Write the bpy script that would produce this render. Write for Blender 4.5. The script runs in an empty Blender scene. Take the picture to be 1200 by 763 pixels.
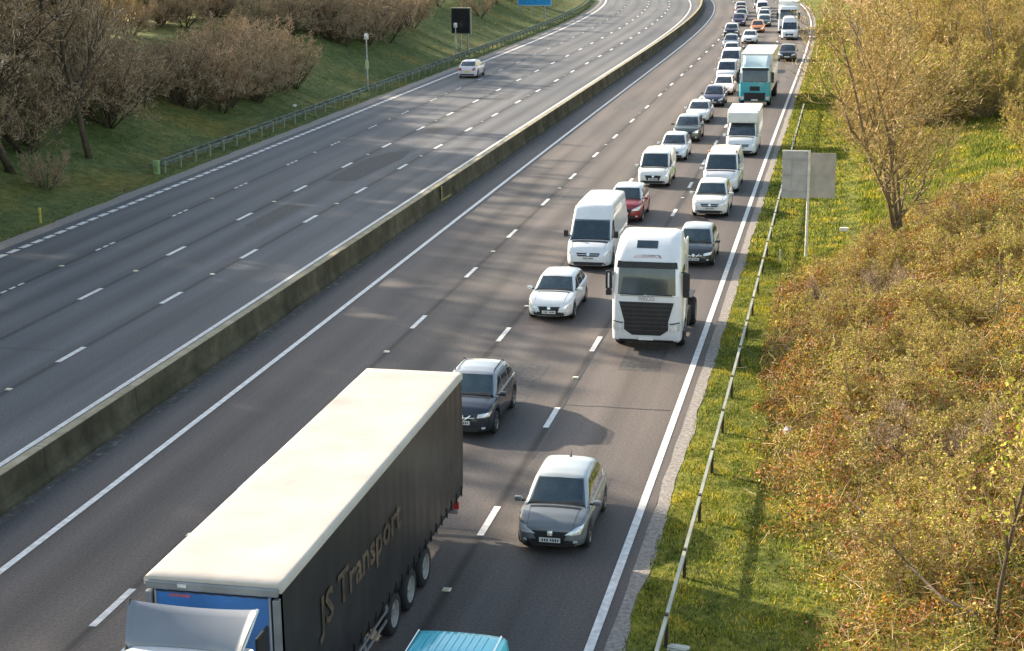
import bpy, bmesh, math, random
import numpy as np
from mathutils import Vector, Matrix
from mathutils.bvhtree import BVHTree
R = math.radians
SC = bpy.context.scene
COL = SC.collection

# ---------------------------------------------------------------- camera, world, sun, exposure
CAM_PITCH, CAM_YAW, CAM_ROLL, CAM_H, FPX = 0.2480048, 0.2279347, -0.00904901, 15.11262, 1902.337
cam = bpy.data.cameras.new("camera"); camo = bpy.data.objects.new("camera", cam); COL.objects.link(camo)
cam.sensor_width = 36; cam.lens = 36 * FPX / 1200; cam.clip_start = 0.5; cam.clip_end = 3000
sy, cy, sp, cp = math.sin(CAM_YAW), math.cos(CAM_YAW), math.sin(CAM_PITCH), math.cos(CAM_PITCH)
Fv = Vector((-sy * cp, cy * cp, -sp)); Uv = Vector((-sy * sp, cy * sp, cp)); Rv = Vector((cy, sy, 0))
cr, sr = math.cos(CAM_ROLL), math.sin(CAM_ROLL)
R2 = Rv * cr + Uv * sr; U2 = -Rv * sr + Uv * cr
M = Matrix((R2, U2, -Fv)).transposed().to_4x4(); M.translation = (0, 0, CAM_H)
camo.matrix_world = M
SC.camera = camo

SUN_EL = R(22); SUN_DIR = Vector((-1, 0.42, 0)).normalized()       # horizontal direction towards the sun
to_sun = Vector((SUN_DIR.x * math.cos(SUN_EL), SUN_DIR.y * math.cos(SUN_EL), math.sin(SUN_EL)))
world = bpy.data.worlds.new("World"); SC.world = world; world.use_nodes = True
wn = world.node_tree.nodes; wl = world.node_tree.links; wn.clear()
sky = wn.new("ShaderNodeTexSky"); sky.sky_type = 'NISHITA'; sky.sun_disc = False
sky.sun_elevation = SUN_EL; sky.sun_rotation = math.atan2(SUN_DIR.x, SUN_DIR.y)
sky.air_density = 1.0; sky.dust_density = 1.5; sky.ozone_density = 1.0
bg = wn.new("ShaderNodeBackground"); bg.inputs[1].default_value = 0.15
wo = wn.new("ShaderNodeOutputWorld"); wt = wn.new('ShaderNodeMix'); wt.data_type = 'RGBA'; wt.blend_type = 'MULTIPLY'; wt.inputs[0].default_value = 1; wt.inputs[7].default_value = (1.12, 1.0, .84, 1)
wl.new(sky.outputs[0], wt.inputs[6]); wl.new(wt.outputs[2], bg.inputs[0]); wl.new(bg.outputs[0], wo.inputs[0])
sun = bpy.data.lights.new("sun", 'SUN'); sun.energy = 4.6; sun.angle = R(0.9); sun.color = (1.0, 0.86, 0.68)
suno = bpy.data.objects.new("sun", sun); COL.objects.link(suno)
suno.rotation_euler = to_sun.to_track_quat('Z', 'Y').to_euler(); suno.location = (-60, 60, 60)
SC.view_settings.view_transform = 'Standard'; SC.view_settings.look = 'None'
SC.view_settings.exposure = 1.36; SC.view_settings.gamma = 1; SC.view_settings.use_curve_mapping = False

# ---------------------------------------------------------------- road frame: s along the road, off across it (right positive)
OA, OB, OC_ = -7.91597483e-04, 7.82113555e-06, -2.31342055e-08
_S = np.arange(-150, 1000, 1.0)
_sc = np.clip(_S, -30, 300)
_TH = OA * _sc + OB * _sc ** 2 + OC_ * _sc ** 3
_X = np.cumsum(np.sin(_TH)); _Y = np.cumsum(np.cos(_TH)); _X -= _X[150]; _Y -= _Y[150]
def TH(s): return np.interp(s, _S, _TH)
def PX(s, off): return np.interp(s, _S, _X) + off * np.cos(TH(s))
def PY(s, off): return np.interp(s, _S, _Y) - off * np.sin(TH(s))
def P(s, off, z=0.0): return Vector((float(PX(s, off)), float(PY(s, off)), z))
L_R, L_A, L_B, L_C, L_D = -5.30, -9.03, -12.61, -16.22, -19.79
L_I, L_E, L_F, L_G, L_H = -23.72, -27.28, -30.90, -34.68, -38.48

_GO = np.array([-400, -120, -80, -64, -58, -52, -47, -44, -42, -40, -39.6, -39.4, -4.95, -4.8, -4.3, -2, 0, 3, 8, 14, 30, 80, 300.])
_GZ = np.array([9, 8, 6.6, 5.9, 5.5, 3.6, 1.5, .5, .05, 0, 0, -.06, -.06, 0.0, .0, .02, .1, .7, 1.7, 2.6, 4.0, 6, 9.])
def ground(s, off):
    s = np.asarray(s, float); off = np.asarray(off, float)
    z = np.interp(off, _GO, _GZ)
    far = np.clip((np.abs(off + 22) - 21) / 20, 0, 1)
    z = z + far * (.35 * np.sin(s * .11 + off * .07) + .22 * np.sin(s * .23 - off * .19 + 1.3) + .1 * np.sin(s * .61 + off * .43))
    return z

# ---------------------------------------------------------------- helpers
def link(o, parent=None):
    COL.objects.link(o)
    if parent is not None: o.parent = parent
    return o
def obj(name, me, parent=None, **kw):
    o = bpy.data.objects.new(name, me); link(o, parent)
    for k, v in kw.items(): o[k] = v
    return o
def empty(name, loc, rz=0, **kw):
    o = bpy.data.objects.new(name, None); link(o); o.location = loc; o.rotation_euler = (0, 0, rz); o.empty_display_size = .3
    for k, v in kw.items(): o[k] = v
    return o
def mesh(name, V, F, mat=None, smooth=False, mats=None, midx=None):
    me = bpy.data.meshes.new(name); me.from_pydata([tuple(v) for v in V], [], [tuple(f) for f in F])
    for m in (mats or ([mat] if mat else [])): me.materials.append(m)
    if midx is not None: me.polygons.foreach_set('material_index', midx)
    if smooth: me.polygons.foreach_set('use_smooth', [True] * len(me.polygons))
    me.update(); return me
def fast_mesh(name, V, k, mat, smooth=False):
    """V: (n,k,3) separate k-gons"""
    n = V.shape[0]; me = bpy.data.meshes.new(name)
    me.vertices.add(n * k); me.vertices.foreach_set('co', V.reshape(-1).astype(np.float32))
    me.loops.add(n * k); me.loops.foreach_set('vertex_index', np.arange(n * k, dtype=np.int32))
    me.polygons.add(n); me.polygons.foreach_set('loop_start', np.arange(0, n * k, k, dtype=np.int32))
    me.polygons.foreach_set('loop_total', np.full(n, k, dtype=np.int32))
    me.materials.append(mat); me.update(calc_edges=True); return me
class MB:
    def __init__(s): s.v = []; s.f = []; s.m = []
    def add(s, V, F, mi=0):
        b = len(s.v); s.v += [tuple(v) for v in V]; s.f += [tuple(i + b for i in f) for f in F]; s.m += [mi] * len(F)
    def box(s, c, d, mi=0, bev=0.0, rz=0):
        x, y, z = d[0] / 2, d[1] / 2, d[2] / 2
        if bev <= 0:
            V = [Vector((a * x, b * y, e * z)) for a in (-1, 1) for b in (-1, 1) for e in (-1, 1)]
            F = [(0, 1, 3, 2), (4, 6, 7, 5), (0, 4, 5, 1), (2, 3, 7, 6), (0, 2, 6, 4), (1, 5, 7, 3)]
        else:
            bm = bmesh.new(); bmesh.ops.create_cube(bm, size=1); bmesh.ops.scale(bm, vec=(2 * x, 2 * y, 2 * z), verts=bm.verts)
            bmesh.ops.bevel(bm, geom=bm.edges[:], offset=min(bev, x, y, z) * .98, segments=2, affect='EDGES', profile=.6)
            bm.verts.ensure_lookup_table(); V = [v.co.copy() for v in bm.verts]; bm.verts.index_update(); F = [[v.index for v in f.verts] for f in bm.faces]; bm.free()
        if rz: 
            q = Matrix.Rotation(rz, 3, 'Z'); V = [q @ v for v in V]
        s.add([v + Vector(c) for v in V], F, mi); return s
    def tube(s, pts, r, n=6, mi=0, cap=True):
        pts = [Vector(p) for p in pts]; rr = r if isinstance(r, (list, tuple)) else [r] * len(pts)
        V = []; F = []
        for i, p in enumerate(pts):
            d = (pts[min(i + 1, len(pts) - 1)] - pts[max(i - 1, 0)]).normalized()
            a = d.orthogonal().normalized() if i == 0 else (a - d * a.dot(d)).normalized()
            b = d.cross(a)
            for k in range(n):
                t = 2 * math.pi * k / n; V.append(p + (a * math.cos(t) + b * math.sin(t)) * rr[i])
        for i in range(len(pts) - 1):
            for k in range(n): F.append((i * n + k, i * n + (k + 1) % n, (i + 1) * n + (k + 1) % n, (i + 1) * n + k))
        if cap: F.append(tuple(range(n))[::-1]); F.append(tuple((len(pts) - 1) * n + k for k in range(n)))
        s.add(V, F, mi); return s
    def lathe_x(s, prof, c, n=20, mi=0):      # prof: (x, r) around the x axis
        V = []; F = []
        for x, r in prof:
            for k in range(n):
                t = 2 * math.pi * k / n; V.append((c[0] + x, c[1] + r * math.cos(t), c[2] + r * math.sin(t)))
        for i in range(len(prof) - 1):
            for k in range(n): F.append((i * n + k, i * n + (k + 1) % n, (i + 1) * n + (k + 1) % n, (i + 1) * n + k))
        s.add(V, F, mi); return s
    def me(s, name, *mats, smooth=False): return mesh(name, s.v, s.f, mats=list(mats), midx=s.m, smooth=smooth)

# ---------------------------------------------------------------- materials
def newmat(name):
    m = bpy.data.materials.new(name); m.use_nodes = True; nt = m.node_tree
    return m, nt, nt.nodes['Principled BSDF']
def node(nt, t, **kw):
    n = nt.nodes.new(t)
    for k, v in kw.items(): setattr(n, k, v)
    return n
def ramp(nt, stops, interp='LINEAR'):
    r = node(nt, 'ShaderNodeValToRGB'); e = r.color_ramp.elements; r.color_ramp.interpolation = interp
    while len(e) < len(stops): e.new(.5)
    for i, (p, c) in enumerate(stops): e[i].position = p; e[i].color = (*c, 1) if len(c) == 3 else c
    return r
def simple(name, c, rough=.6, metal=0, coat=0, var=.12, scale=3.0, bump=0, spec=.5):
    m, nt, b = newmat(name); b.inputs['Roughness'].default_value = rough; b.inputs['Metallic'].default_value = metal
    b.inputs['Coat Weight'].default_value = coat; b.inputs['Coat Roughness'].default_value = .06; b.inputs['Specular IOR Level'].default_value = spec
    tc = node(nt, 'ShaderNodeTexCoord'); nz = node(nt, 'ShaderNodeTexNoise'); nz.inputs['Scale'].default_value = scale; nz.inputs['Detail'].default_value = 5
    nt.links.new(tc.outputs['Object'], nz.inputs['Vector'])
    lo = tuple(max(0, x * (1 - var)) for x in c); hi = tuple(min(1, x * (1 + var)) for x in c)
    r = ramp(nt, [(.35, lo), (.65, hi)]); nt.links.new(nz.outputs[0], r.inputs[0]); nt.links.new(r.outputs[0], b.inputs['Base Color'])
    if bump:
        bp = node(nt, 'ShaderNodeBump'); bp.inputs['Strength'].default_value = bump; nt.links.new(nz.outputs[0], bp.inputs['Height']); nt.links.new(bp.outputs[0], b.inputs['Normal'])
    return m
def paint(name, c, metal=0, rough=.35): return simple(name, c, rough, metal, coat=.8, var=.06, scale=1.5)
M_GLASS = simple('tinted_glass', (.022, .034, .045), .05, 0, coat=.5, var=.75, scale=2.6, spec=1.0)
M_GLASS2 = simple('truck_glass', (.035, .055, .07), .08, 0, var=.5, scale=1.2, spec=1.0)
M_BLACK = simple('black_plastic', (.018, .018, .02), .5, var=.2)
M_DARK = simple('dark_underbody', (.012, .012, .013), .8, var=.2)
M_TYRE = simple('tyre_rubber', (.02, .02, .02), .85, var=.2)
M_RIM = simple('alloy', (.45, .45, .46), .3, .8, var=.1)
M_STEELRIM = simple('steel_rim', (.35, .34, .32), .5, .3, var=.2)
M_LAMP = simple('headlight_glass', (.75, .78, .8), .12, .3, coat=1, var=.15, scale=14)
M_RED = simple('red_lens', (.5, .02, .02), .2, coat=1, var=.15)
M_AMBER = simple('amber_lens', (.7, .25, .03), .2, coat=1, var=.15)
M_PLATE = simple('white_plate', (.78, .78, .74), .4, var=.08, scale=20)
M_YPLATE = simple('yellow_plate', (.7, .55, .08), .4, var=.08, scale=20)
M_CHROME = simple('chrome', (.7, .7, .72), .15, 1, var=.05)
M_GALV = simple('galvanised_steel', (.38, .39, .4), .45, .6, var=.25, scale=2)
M_GALV_GREEN = simple('weathered_green_steel', (.12, .14, .10), .7, .1, var=.5, scale=1.5)
M_WHITEPOLE = simple('white_post_paint', (.7, .7, .66), .5, var=.15)
M_YELLOW = simple('yellow_marker', (.55, .48, .08), .6, var=.2)
M_DARKPOST = simple('dark_post', (.05, .035, .025), .8, var=.4)

def mat_asphalt(name='asphalt', base_col=(.120, .105, .097)):
    m, nt, b = newmat(name); L = nt.links.new
    uv = node(nt, 'ShaderNodeUVMap'); sep = node(nt, 'ShaderNodeSeparateXYZ'); L(uv.outputs[0], sep.inputs[0])
    # lane coordinate stored in V of a second map
    uv2 = node(nt, 'ShaderNodeUVMap'); uv2.uv_map = 'lane'; sep2 = node(nt, 'ShaderNodeSeparateXYZ'); L(uv2.outputs[0], sep2.inputs[0])
    fr = node(nt, 'ShaderNodeMath', operation='FRACT'); L(sep2.outputs[0], fr.inputs[0])
    # wobble of lane tracks
    mp = node(nt, 'ShaderNodeMapping'); mp.inputs['Scale'].default_value = (.9, .03, 1); L(uv.outputs[0], mp.inputs[0])
    n1 = node(nt, 'ShaderNodeTexNoise'); n1.inputs['Scale'].default_value = 1; n1.inputs['Detail'].default_value = 4; L(mp.outputs[0], n1.inputs['Vector'])
    tr = ramp(nt, [(0, (.36,) * 3), (.02, (.45,) * 3), (.05, (.84,) * 3), (.22, (1.08,) * 3), (.36, (.97,) * 3), (.5, (.72,) * 3), (.64, (.97,) * 3), (.78, (1.08,) * 3), (.955, (.84,) * 3), (.985, (.5,) * 3), (1, (.36,) * 3)])
    L(fr.outputs[0], tr.inputs[0])
    st = ramp(nt, [(.3, (.78,) * 3), (.7, (1.22,) * 3)]); L(n1.outputs[0], st.inputs[0])
    # patches
    mp2 = node(nt, 'ShaderNodeMapping'); mp2.inputs['Scale'].default_value = (.18, .05, 1); L(uv.outputs[0], mp2.inputs[0])
    n2 = node(nt, 'ShaderNodeTexNoise'); n2.inputs['Scale'].default_value = 1; n2.inputs['Detail'].default_value = 6; L(mp2.outputs[0], n2.inputs['Vector'])
    pt = ramp(nt, [(.35, (.80, .82, .85)), (.65, (1.2, 1.16, 1.10))]); L(n2.outputs[0], pt.inputs[0])
    n3 = node(nt, 'ShaderNodeTexNoise'); n3.inputs['Scale'].default_value = 14; n3.inputs['Detail'].default_value = 8; L(uv.outputs[0], n3.inputs['Vector'])
    gr = ramp(nt, [(.28, (.66,) * 3), (.5, (1,) * 3), (.72, (1.3,) * 3)]); L(n3.outputs[0], gr.inputs[0])
    c = None
    base = node(nt, 'ShaderNodeRGB'); base.outputs[0].default_value = (*base_col, 1); c = base.outputs[0]
    for r in (tr, st, pt, gr):
        mx = node(nt, 'ShaderNodeMix', data_type='RGBA', blend_type='MULTIPLY'); mx.inputs[0].default_value = 1
        L(c, mx.inputs[6]); L(r.outputs[0], mx.inputs[7]); c = mx.outputs[2]
    L(c, b.inputs['Base Color']); b.inputs['Roughness'].default_value = .75; b.inputs['Specular IOR Level'].default_value = .4
    bp = node(nt, 'ShaderNodeBump'); bp.inputs['Strength'].default_value = .25; bp.inputs['Distance'].default_value = .01
    n4 = node(nt, 'ShaderNodeTexNoise'); n4.inputs['Scale'].default_value = 60; L(uv.outputs[0], n4.inputs['Vector']); L(n4.outputs[0], bp.inputs['Height']); L(bp.outputs[0], b.inputs['Normal'])
    return m
def mat_noise(name, stops, scale, detail=8, rough=.95, bump=.6, stops2=None, scale2=.15, dist=.05):
    m, nt, b = newmat(name); L = nt.links.new
    tc = node(nt, 'ShaderNodeTexCoord'); n1 = node(nt, 'ShaderNodeTexNoise'); n1.inputs['Scale'].default_value = scale; n1.inputs['Detail'].default_value = detail; n1.inputs['Roughness'].default_value = .7
    L(tc.outputs['Object'], n1.inputs['Vector']); r = ramp(nt, stops); L(n1.outputs[0], r.inputs[0]); c = r.outputs[0]
    if stops2:
        n2 = node(nt, 'ShaderNodeTexNoise'); n2.inputs['Scale'].default_value = scale2; n2.inputs['Detail'].default_value = 4; L(tc.outputs['Object'], n2.inputs['Vector'])
        r2 = ramp(nt, stops2); L(n2.outputs[0], r2.inputs[0]); mx = node(nt, 'ShaderNodeMix', data_type='RGBA', blend_type='MULTIPLY'); mx.inputs[0].default_value = 1
        L(c, mx.inputs[6]); L(r2.outputs[0], mx.inputs[7]); c = mx.outputs[2]
    L(c, b.inputs['Base Color']); b.inputs['Roughness'].default_value = rough; b.inputs['Specular IOR Level'].default_value = .15
    bp = node(nt, 'ShaderNodeBump'); bp.inputs['Strength'].default_value = bump; bp.inputs['Distance'].default_value = dist; L(n1.outputs[0], bp.inputs['Height']); L(bp.outputs[0], b.inputs['Normal'])
    return m
def mat_island(name, stops, rough=.8, trans=0.0, big=None):
    m, nt, b = newmat(name); L = nt.links.new
    g = node(nt, 'ShaderNodeNewGeometry'); r = ramp(nt, stops); L(g.outputs['Random Per Island'], r.inputs[0]); c = r.outputs[0]
    if big:
        tc = node(nt, 'ShaderNodeTexCoord'); n2 = node(nt, 'ShaderNodeTexNoise'); n2.inputs['Scale'].default_value = big[0]; n2.inputs['Detail'].default_value = 5; L(tc.outputs['Object'], n2.inputs['Vector'])
        r2 = ramp(nt, big[1]); L(n2.outputs[0], r2.inputs[0]); mx = node(nt, 'ShaderNodeMix', data_type='RGBA', blend_type='MULTIPLY'); mx.inputs[0].default_value = 1
        L(c, mx.inputs[6]); L(r2.outputs[0], mx.inputs[7]); c = mx.outputs[2]
    L(c, b.inputs['Base Color']); b.inputs['Roughness'].default_value = rough; b.inputs['Specular IOR Level'].default_value = .2
    if trans:
        out = nt.nodes['Material Output']; t = node(nt, 'ShaderNodeBsdfTranslucent'); L(c, t.inputs[0]); ms = node(nt, 'ShaderNodeMixShader'); ms.inputs[0].default_value = trans
        L(b.outputs[0], ms.inputs[1]); L(t.outputs[0], ms.inputs[2]); L(ms.outputs[0], out.inputs['Surface'])
    return m
M_ASPH = mat_asphalt(); M_ASPH_FAR = mat_asphalt('far_shade_blue_asphalt', (.118, .122, .130))  # far copy tinted blue-grey, partly to paint in the shade lying there
M_WHITE = simple('road_paint', (.72, .71, .68), .6, var=.18, scale=5, bump=.1)
M_GRAVEL = mat_noise('gravel', [(.3, (.16, .145, .13)), (.5, (.3, .275, .25)), (.7, (.46, .43, .4))], 9, bump=.5)
M_TERR_R = None
M_GRASS_GROUND = mat_noise('verge_ground', [(.3, (.05, .05, .018)), (.45, (.10, .12, .025)), (.58, (.17, .19, .04)), (.72, (.30, .25, .10))], 2.2, stops2=[(.33, (.6, .62, .5)), (.5, (1, .98, .9)), (.64, (1.6, 1.3, .8))], scale2=.3)
M_CONC = mat_noise('concrete', [(.3, (.2, .19, .14)), (.5, (.33, .31, .24)), (.7, (.45, .43, .36))], 1.3, bump=.15, stops2=[(.35, (.7, .72, .6)), (.6, (1.1, 1.1, 1.05))], scale2=.5)
M_BARK = mat_noise('bark', [(.3, (.05, .04, .03)), (.7, (.15, .12, .085))], 4, bump=.4)
M_BARK_PALE = mat_noise('pale_bark', [(.3, (.12, .10, .06)), (.7, (.3, .26, .17))], 4, bump=.4)
M_TWIG = mat_island('twigs', [(0, (.15, .11, .065)), (.5, (.36, .27, .17)), (.85, (.56, .42, .27)), (1, (.66, .5, .34))])
M_TWIG_R = mat_island('golden_twigs', [(0, (.14, .09, .035)), (.35, (.38, .27, .095)), (.7, (.56, .42, .17)), (1, (.70, .52, .3))])
M_BUD = mat_island('buds_and_lichen', [(0, (.26, .32, .03)), (.5, (.50, .52, .06)), (.8, (.60, .46, .12)), (1, (.70, .50, .32))], trans=.25)

# ---------------------------------------------------------------- setting: terrain and road
def grid_mesh(name, ss, oo, zf, mat, lane=None, smooth=True):
    S_, O_ = np.meshgrid(ss, oo, indexing='ij'); X = PX(S_, O_); Y = PY(S_, O_); Z = zf(S_, O_) + 0 * S_
    n, m = S_.shape; V = np.stack([X, Y, Z], -1).reshape(-1, 3)
    i = np.arange(n - 1)[:, None] * m + np.arange(m - 1)[None, :]
    F = np.stack([i, i + 1, i + m + 1, i + m], -1).reshape(-1, 4)[:, ::-1]
    me = bpy.data.meshes.new(name); me.from_pydata(V.tolist(), [], F.tolist()); me.materials.append(mat)
    idx = np.empty(len(me.loops), np.int32); me.loops.foreach_get('vertex_index', idx)
    u = me.uv_layers.new(name='UVMap'); u.data.foreach_set('uv', np.stack([O_.reshape(-1)[idx], S_.reshape(-1)[idx]], -1).reshape(-1).astype(np.float32))
    if lane is not None:
        u = me.uv_layers.new(name='lane'); lv = lane(O_.reshape(-1)); u.data.foreach_set('uv', np.stack([lv[idx], 0 * lv[idx]], -1).reshape(-1).astype(np.float32))
    if smooth: me.polygons.foreach_set('use_smooth', [True] * len(me.polygons))
    if me.polygons[0].normal.z < 0: me.flip_normals()
    me.update(); return me
ss_ = np.concatenate([np.arange(-60, 20, 8), np.arange(20, 130, 1.5), np.arange(130, 320, 4), np.arange(320, 900, 20)]).astype(float)
oo_ = np.concatenate([np.arange(-300, -90, 15), np.arange(-90, -39.6, 1.5), [-39.6, -39.4, -30, -20, -10, -4.9, -4.7], np.arange(-4.2, 30, 1.2), np.arange(32, 300, 15)]).astype(float)
obj('ground', grid_mesh('ground', ss_, oo_, ground, M_GRASS_GROUND), kind='structure')
rs = np.concatenate([np.arange(-60, 320, 2.0), np.arange(320, 900, 20)])
lanes_near = lambda o: np.interp(o, [-21.7, L_D, L_C, L_B, L_A, L_R, -4.9], [-.5, 0, 1, 2, 3, 4, 4.12])
lanes_far = lambda o: np.interp(o, [-39.3, L_H, L_G, L_F, L_E, L_I, -22.0], [-.2, 0, 1, 2, 3, 4, 4.4])
zero = lambda s, o: 0 * s
obj('near_carriageway', grid_mesh('near_carriageway', rs, np.array([-22.0, -21.6, L_D, L_C, L_B, L_A, L_R, -4.95]), zero, M_ASPH, lanes_near), kind='structure')
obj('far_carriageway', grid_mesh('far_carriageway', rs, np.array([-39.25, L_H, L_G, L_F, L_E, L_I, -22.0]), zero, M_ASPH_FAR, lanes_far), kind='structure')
def strip(name, o0, o1, s0, s1, z, mat, step=2.0):
    n = max(2, int((s1 - s0) / step) + 1)
    return grid_mesh(name, np.linspace(s0, s1, n), np.array([o0, o1]), lambda s, o: 0 * s + z, mat)
M_FIELD = mat_noise('stubble_field', [(.3, (.34, .28, .10)), (.5, (.46, .40, .15)), (.7, (.56, .48, .22))], .8, bump=.3, stops2=[(.35, (.8, .85, .7)), (.65, (1.15, 1.05, 1))], scale2=.05)
obj('field', grid_mesh('field', ss_, np.concatenate([[-285, -255, -225, -195, -165, -135, -105], np.arange(-90, -66, 1.5)]), lambda s, o: ground(s, o) + .03, M_FIELD), kind='structure')
M_LITTER = mat_noise('leaf_litter', [(.3, (.10, .06, .025)), (.5, (.24, .16, .07)), (.7, (.36, .28, .12))], 5, bump=.8, stops2=[(.35, (.7, .8, .6)), (.6, (1.1, 1, .9))], scale2=.3)
obj('woodland_floor', grid_mesh('woodland_floor', np.concatenate([np.arange(105.5, 130, 1.5), np.arange(130, 320, 4)]), np.arange(1.8, 30, 1.2), lambda s, o: ground(s, o) + .03, M_LITTER), kind='structure')
M_BANK = mat_noise('bank_turf', [(.3, (.06, .07, .025)), (.48, (.10, .13, .045)), (.6, (.15, .17, .06)), (.75, (.24, .20, .10))], 1.6, stops2=[(.35, (.7, .75, .6)), (.5, (1, 1, 1)), (.65, (1.5, 1.1, .85))], scale2=.12)
obj('grass_bank', grid_mesh('grass_bank', ss_, np.concatenate([np.arange(-67.5, -42, 1.5), [-41.2, -40.2]]), lambda s, o: ground(s, o) + .012, M_BANK), kind='structure')
# gravel shoulders with ragged edges
def ragged(name, o0, o1, s0, s1, z, mat, seed, amp):
    rng = np.random.RandomState(seed); n = int((s1 - s0) / .6); ss = np.linspace(s0, s1, n); V = []; F = []
    a = o0 + amp * .4 * rng.randn(n); b = o1 + amp * rng.randn(n)
    a = np.convolve(a, np.ones(3) / 3, 'same'); b = np.convolve(b, np.ones(3) / 3, 'same'); a[[0, -1]] = o0; b[[0, -1]] = o1
    for i in range(n): V += [P(ss[i], a[i], z), P(ss[i], b[i], z)]
    for i in range(n - 1): F.append((2 * i, 2 * i + 1, 2 * i + 3, 2 * i + 2))
    return mesh(name, V, F, mat)
obj('gravel_strip', ragged('gravel_strip', -4.97, -4.6, 0, 320, .012, M_GRAVEL, 1, .07), kind='structure')
obj('gravel_strip', ragged('gravel_strip', -39.2, -40.1, 40, 320, .012, M_GRAVEL, 2, .08), kind='structure')
M_DEBRIS = mat_noise('median_grit', [(.4, (.10, .093, .082)), (.56, (.14, .13, .115)), (.66, (.3, .29, .26))], 3.5, bump=.4)
obj('median_strip', ragged('median_strip', -21.25, -21.66, 10, 320, .006, M_DEBRIS, 3, .15), kind='structure')
# painted lines
mk = MB()
def line_quads(mb, off, w, spans, z=.009, seg=2.0):
    for a, b in spans:
        n = max(1, int(math.ceil((b - a) / seg))); q = np.linspace(a, b, n + 1); V = []
        for s in q: V += [P(s, off - w / 2, z), P(s, off + w / 2, z)]
        mb.add(V, [(2 * i, 2 * i + 1, 2 * i + 3, 2 * i + 2) for i in range(n)])
line_quads(mk, L_R, .2, [(0, 330)], seg=1.5); line_quads(mk, L_D, .2, [(0, 330)], seg=1.5); line_quads(mk, L_I, .2, [(0, 330)], seg=1.5)
obj('edge_lines', mk.me('edge_lines', M_WHITE), kind='structure')
mk = MB()
for k in range(0, 225): line_quads(mk, L_H, .34, [(50 + k * 1.2, 50 + k * 1.2 + .92)], z=.012)
obj('rumble_line', mk.me('rumble_line', M_WHITE), kind='structure')
mk = MB(); rngd = random.Random(4)
dash = {L_A: 38.27, L_B: 57.07, L_C: 58.41, L_E: 51.66, L_F: 60.77, L_G: 61.25}
studs = []
for off, ph in dash.items():
    p0 = ph - 9 * int(ph / 9)
    faded = off == L_G
    for k in range(36):
        c = p0 + 9 * k
        if c > 322: break
        if faded:
            for j in range(3): line_quads(mk, off, .14, [(c - 1 + j * .75, c - 1 + j * .75 + .5)])
        else: line_quads(mk, off, .18 if off > L_D else .21, [(c - 1.05, c + 1.05)])
        if k % 2 == (1 if off in (L_A, L_C) else 0): studs.append((c + 4.5, off))
obj('lane_dashes', mk.me('lane_dashes', M_WHITE), kind='structure')
sb = MB(); sb.box((0, 0, .012), (.2, .2, .024), 0, .01); sb.box((0, -.03, .032), (.15, .12, .03), 1)
M_REFL = simple('stud_reflector', (.85, .8, .6), .2, .2, var=.05)
stud_me = sb.me('road_stud', M_REFL, M_REFL)
for s, off in studs:
    if 30 < s < 200:
        c = off > L_D
        g = 'near' if c else 'far'
        obj('road_stud', stud_me, label='small reflective road stud in the asphalt on the queue side, between lane dashes' if c else 'small reflective road stud between lane dashes of the emptier carriageway', category='road stud', group='road studs of the ' + g + ' carriageway').location = P(s, off, .001)
# darker repair patch on far carriageway
M_PATCH = simple('repair_asphalt', (.06, .06, .062), .8, var=.2, scale=4)
pv = [P(s, o, .004) for s, o in [(90.5, -30.3), (99, -30.5), (102.5, -29.9), (103.5, -28.6), (100, -28.2), (91, -28.6)]]
obj('repair_patch', mesh('repair_patch', pv, [tuple(range(6))], M_PATCH), kind='structure')

# tar seams and worn patches
M_TAR = simple('tar_seam', (.03, .03, .032), .5, var=.2)
rp = random.Random(21); pm = MB(); tmb = MB()
for k in range(13):
    la = rp.choice([L_A, L_B, L_C, L_F, L_G, L_D]); s0 = 38 + rp.random() * 120; o0 = la + .5 + rp.random() * .8; w_ = .7 + rp.random() * 1.6; l_ = 1.5 + rp.random() * 6
    pm.add([P(s0, o0, .005), P(s0, o0 + w_, .005), P(s0 + l_, o0 + w_, .005), P(s0 + l_, o0, .005)], [(0, 1, 2, 3)])
obj('worn_patches', pm.me('worn_patches', simple('worn_patch_asphalt', (.085, .08, .077), .8, var=.3, scale=6)), kind='structure')
for la in (L_A, L_B, L_C, L_E, L_F, L_G):
    s0 = 26.0
    while s0 < 200:
        l_ = 5 + rp.random() * 22; n = int(l_ / 1.2) + 2; V_ = []; o = la + (.14 + rp.random() * .1) * rp.choice([-1, 1])
        for i in range(n):
            o += (rp.random() - .5) * .03; q = s0 + l_ * i / (n - 1); V_ += [P(q, o - .02, .0065), P(q, o + .02, .0065)]
        tmb.add(V_, [(2 * i, 2 * i + 1, 2 * i + 3, 2 * i + 2) for i in range(n - 1)]); s0 += l_ + rp.random() * 14
for k in range(16):
    s0 = 30 + rp.random() * 150; a, b = rp.choice([(L_A, L_R), (L_B, L_A), (L_C, L_B), (L_D, L_C), (L_F, L_E), (L_G, L_F)]); n = 7; V_ = []; q = s0
    for i in range(n):
        q += (rp.random() - .5) * .12; o = a + .2 + (b - a - .4) * i / (n - 1); V_ += [P(q - .02, o, .0075), P(q + .02, o, .0075)]
    tmb.add(V_, [(2 * i, 2 * i + 1, 2 * i + 3, 2 * i + 2) for i in range(n - 1)])
obj('tar_seams', tmb.me('tar_seams', M_TAR), kind='structure')
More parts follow.
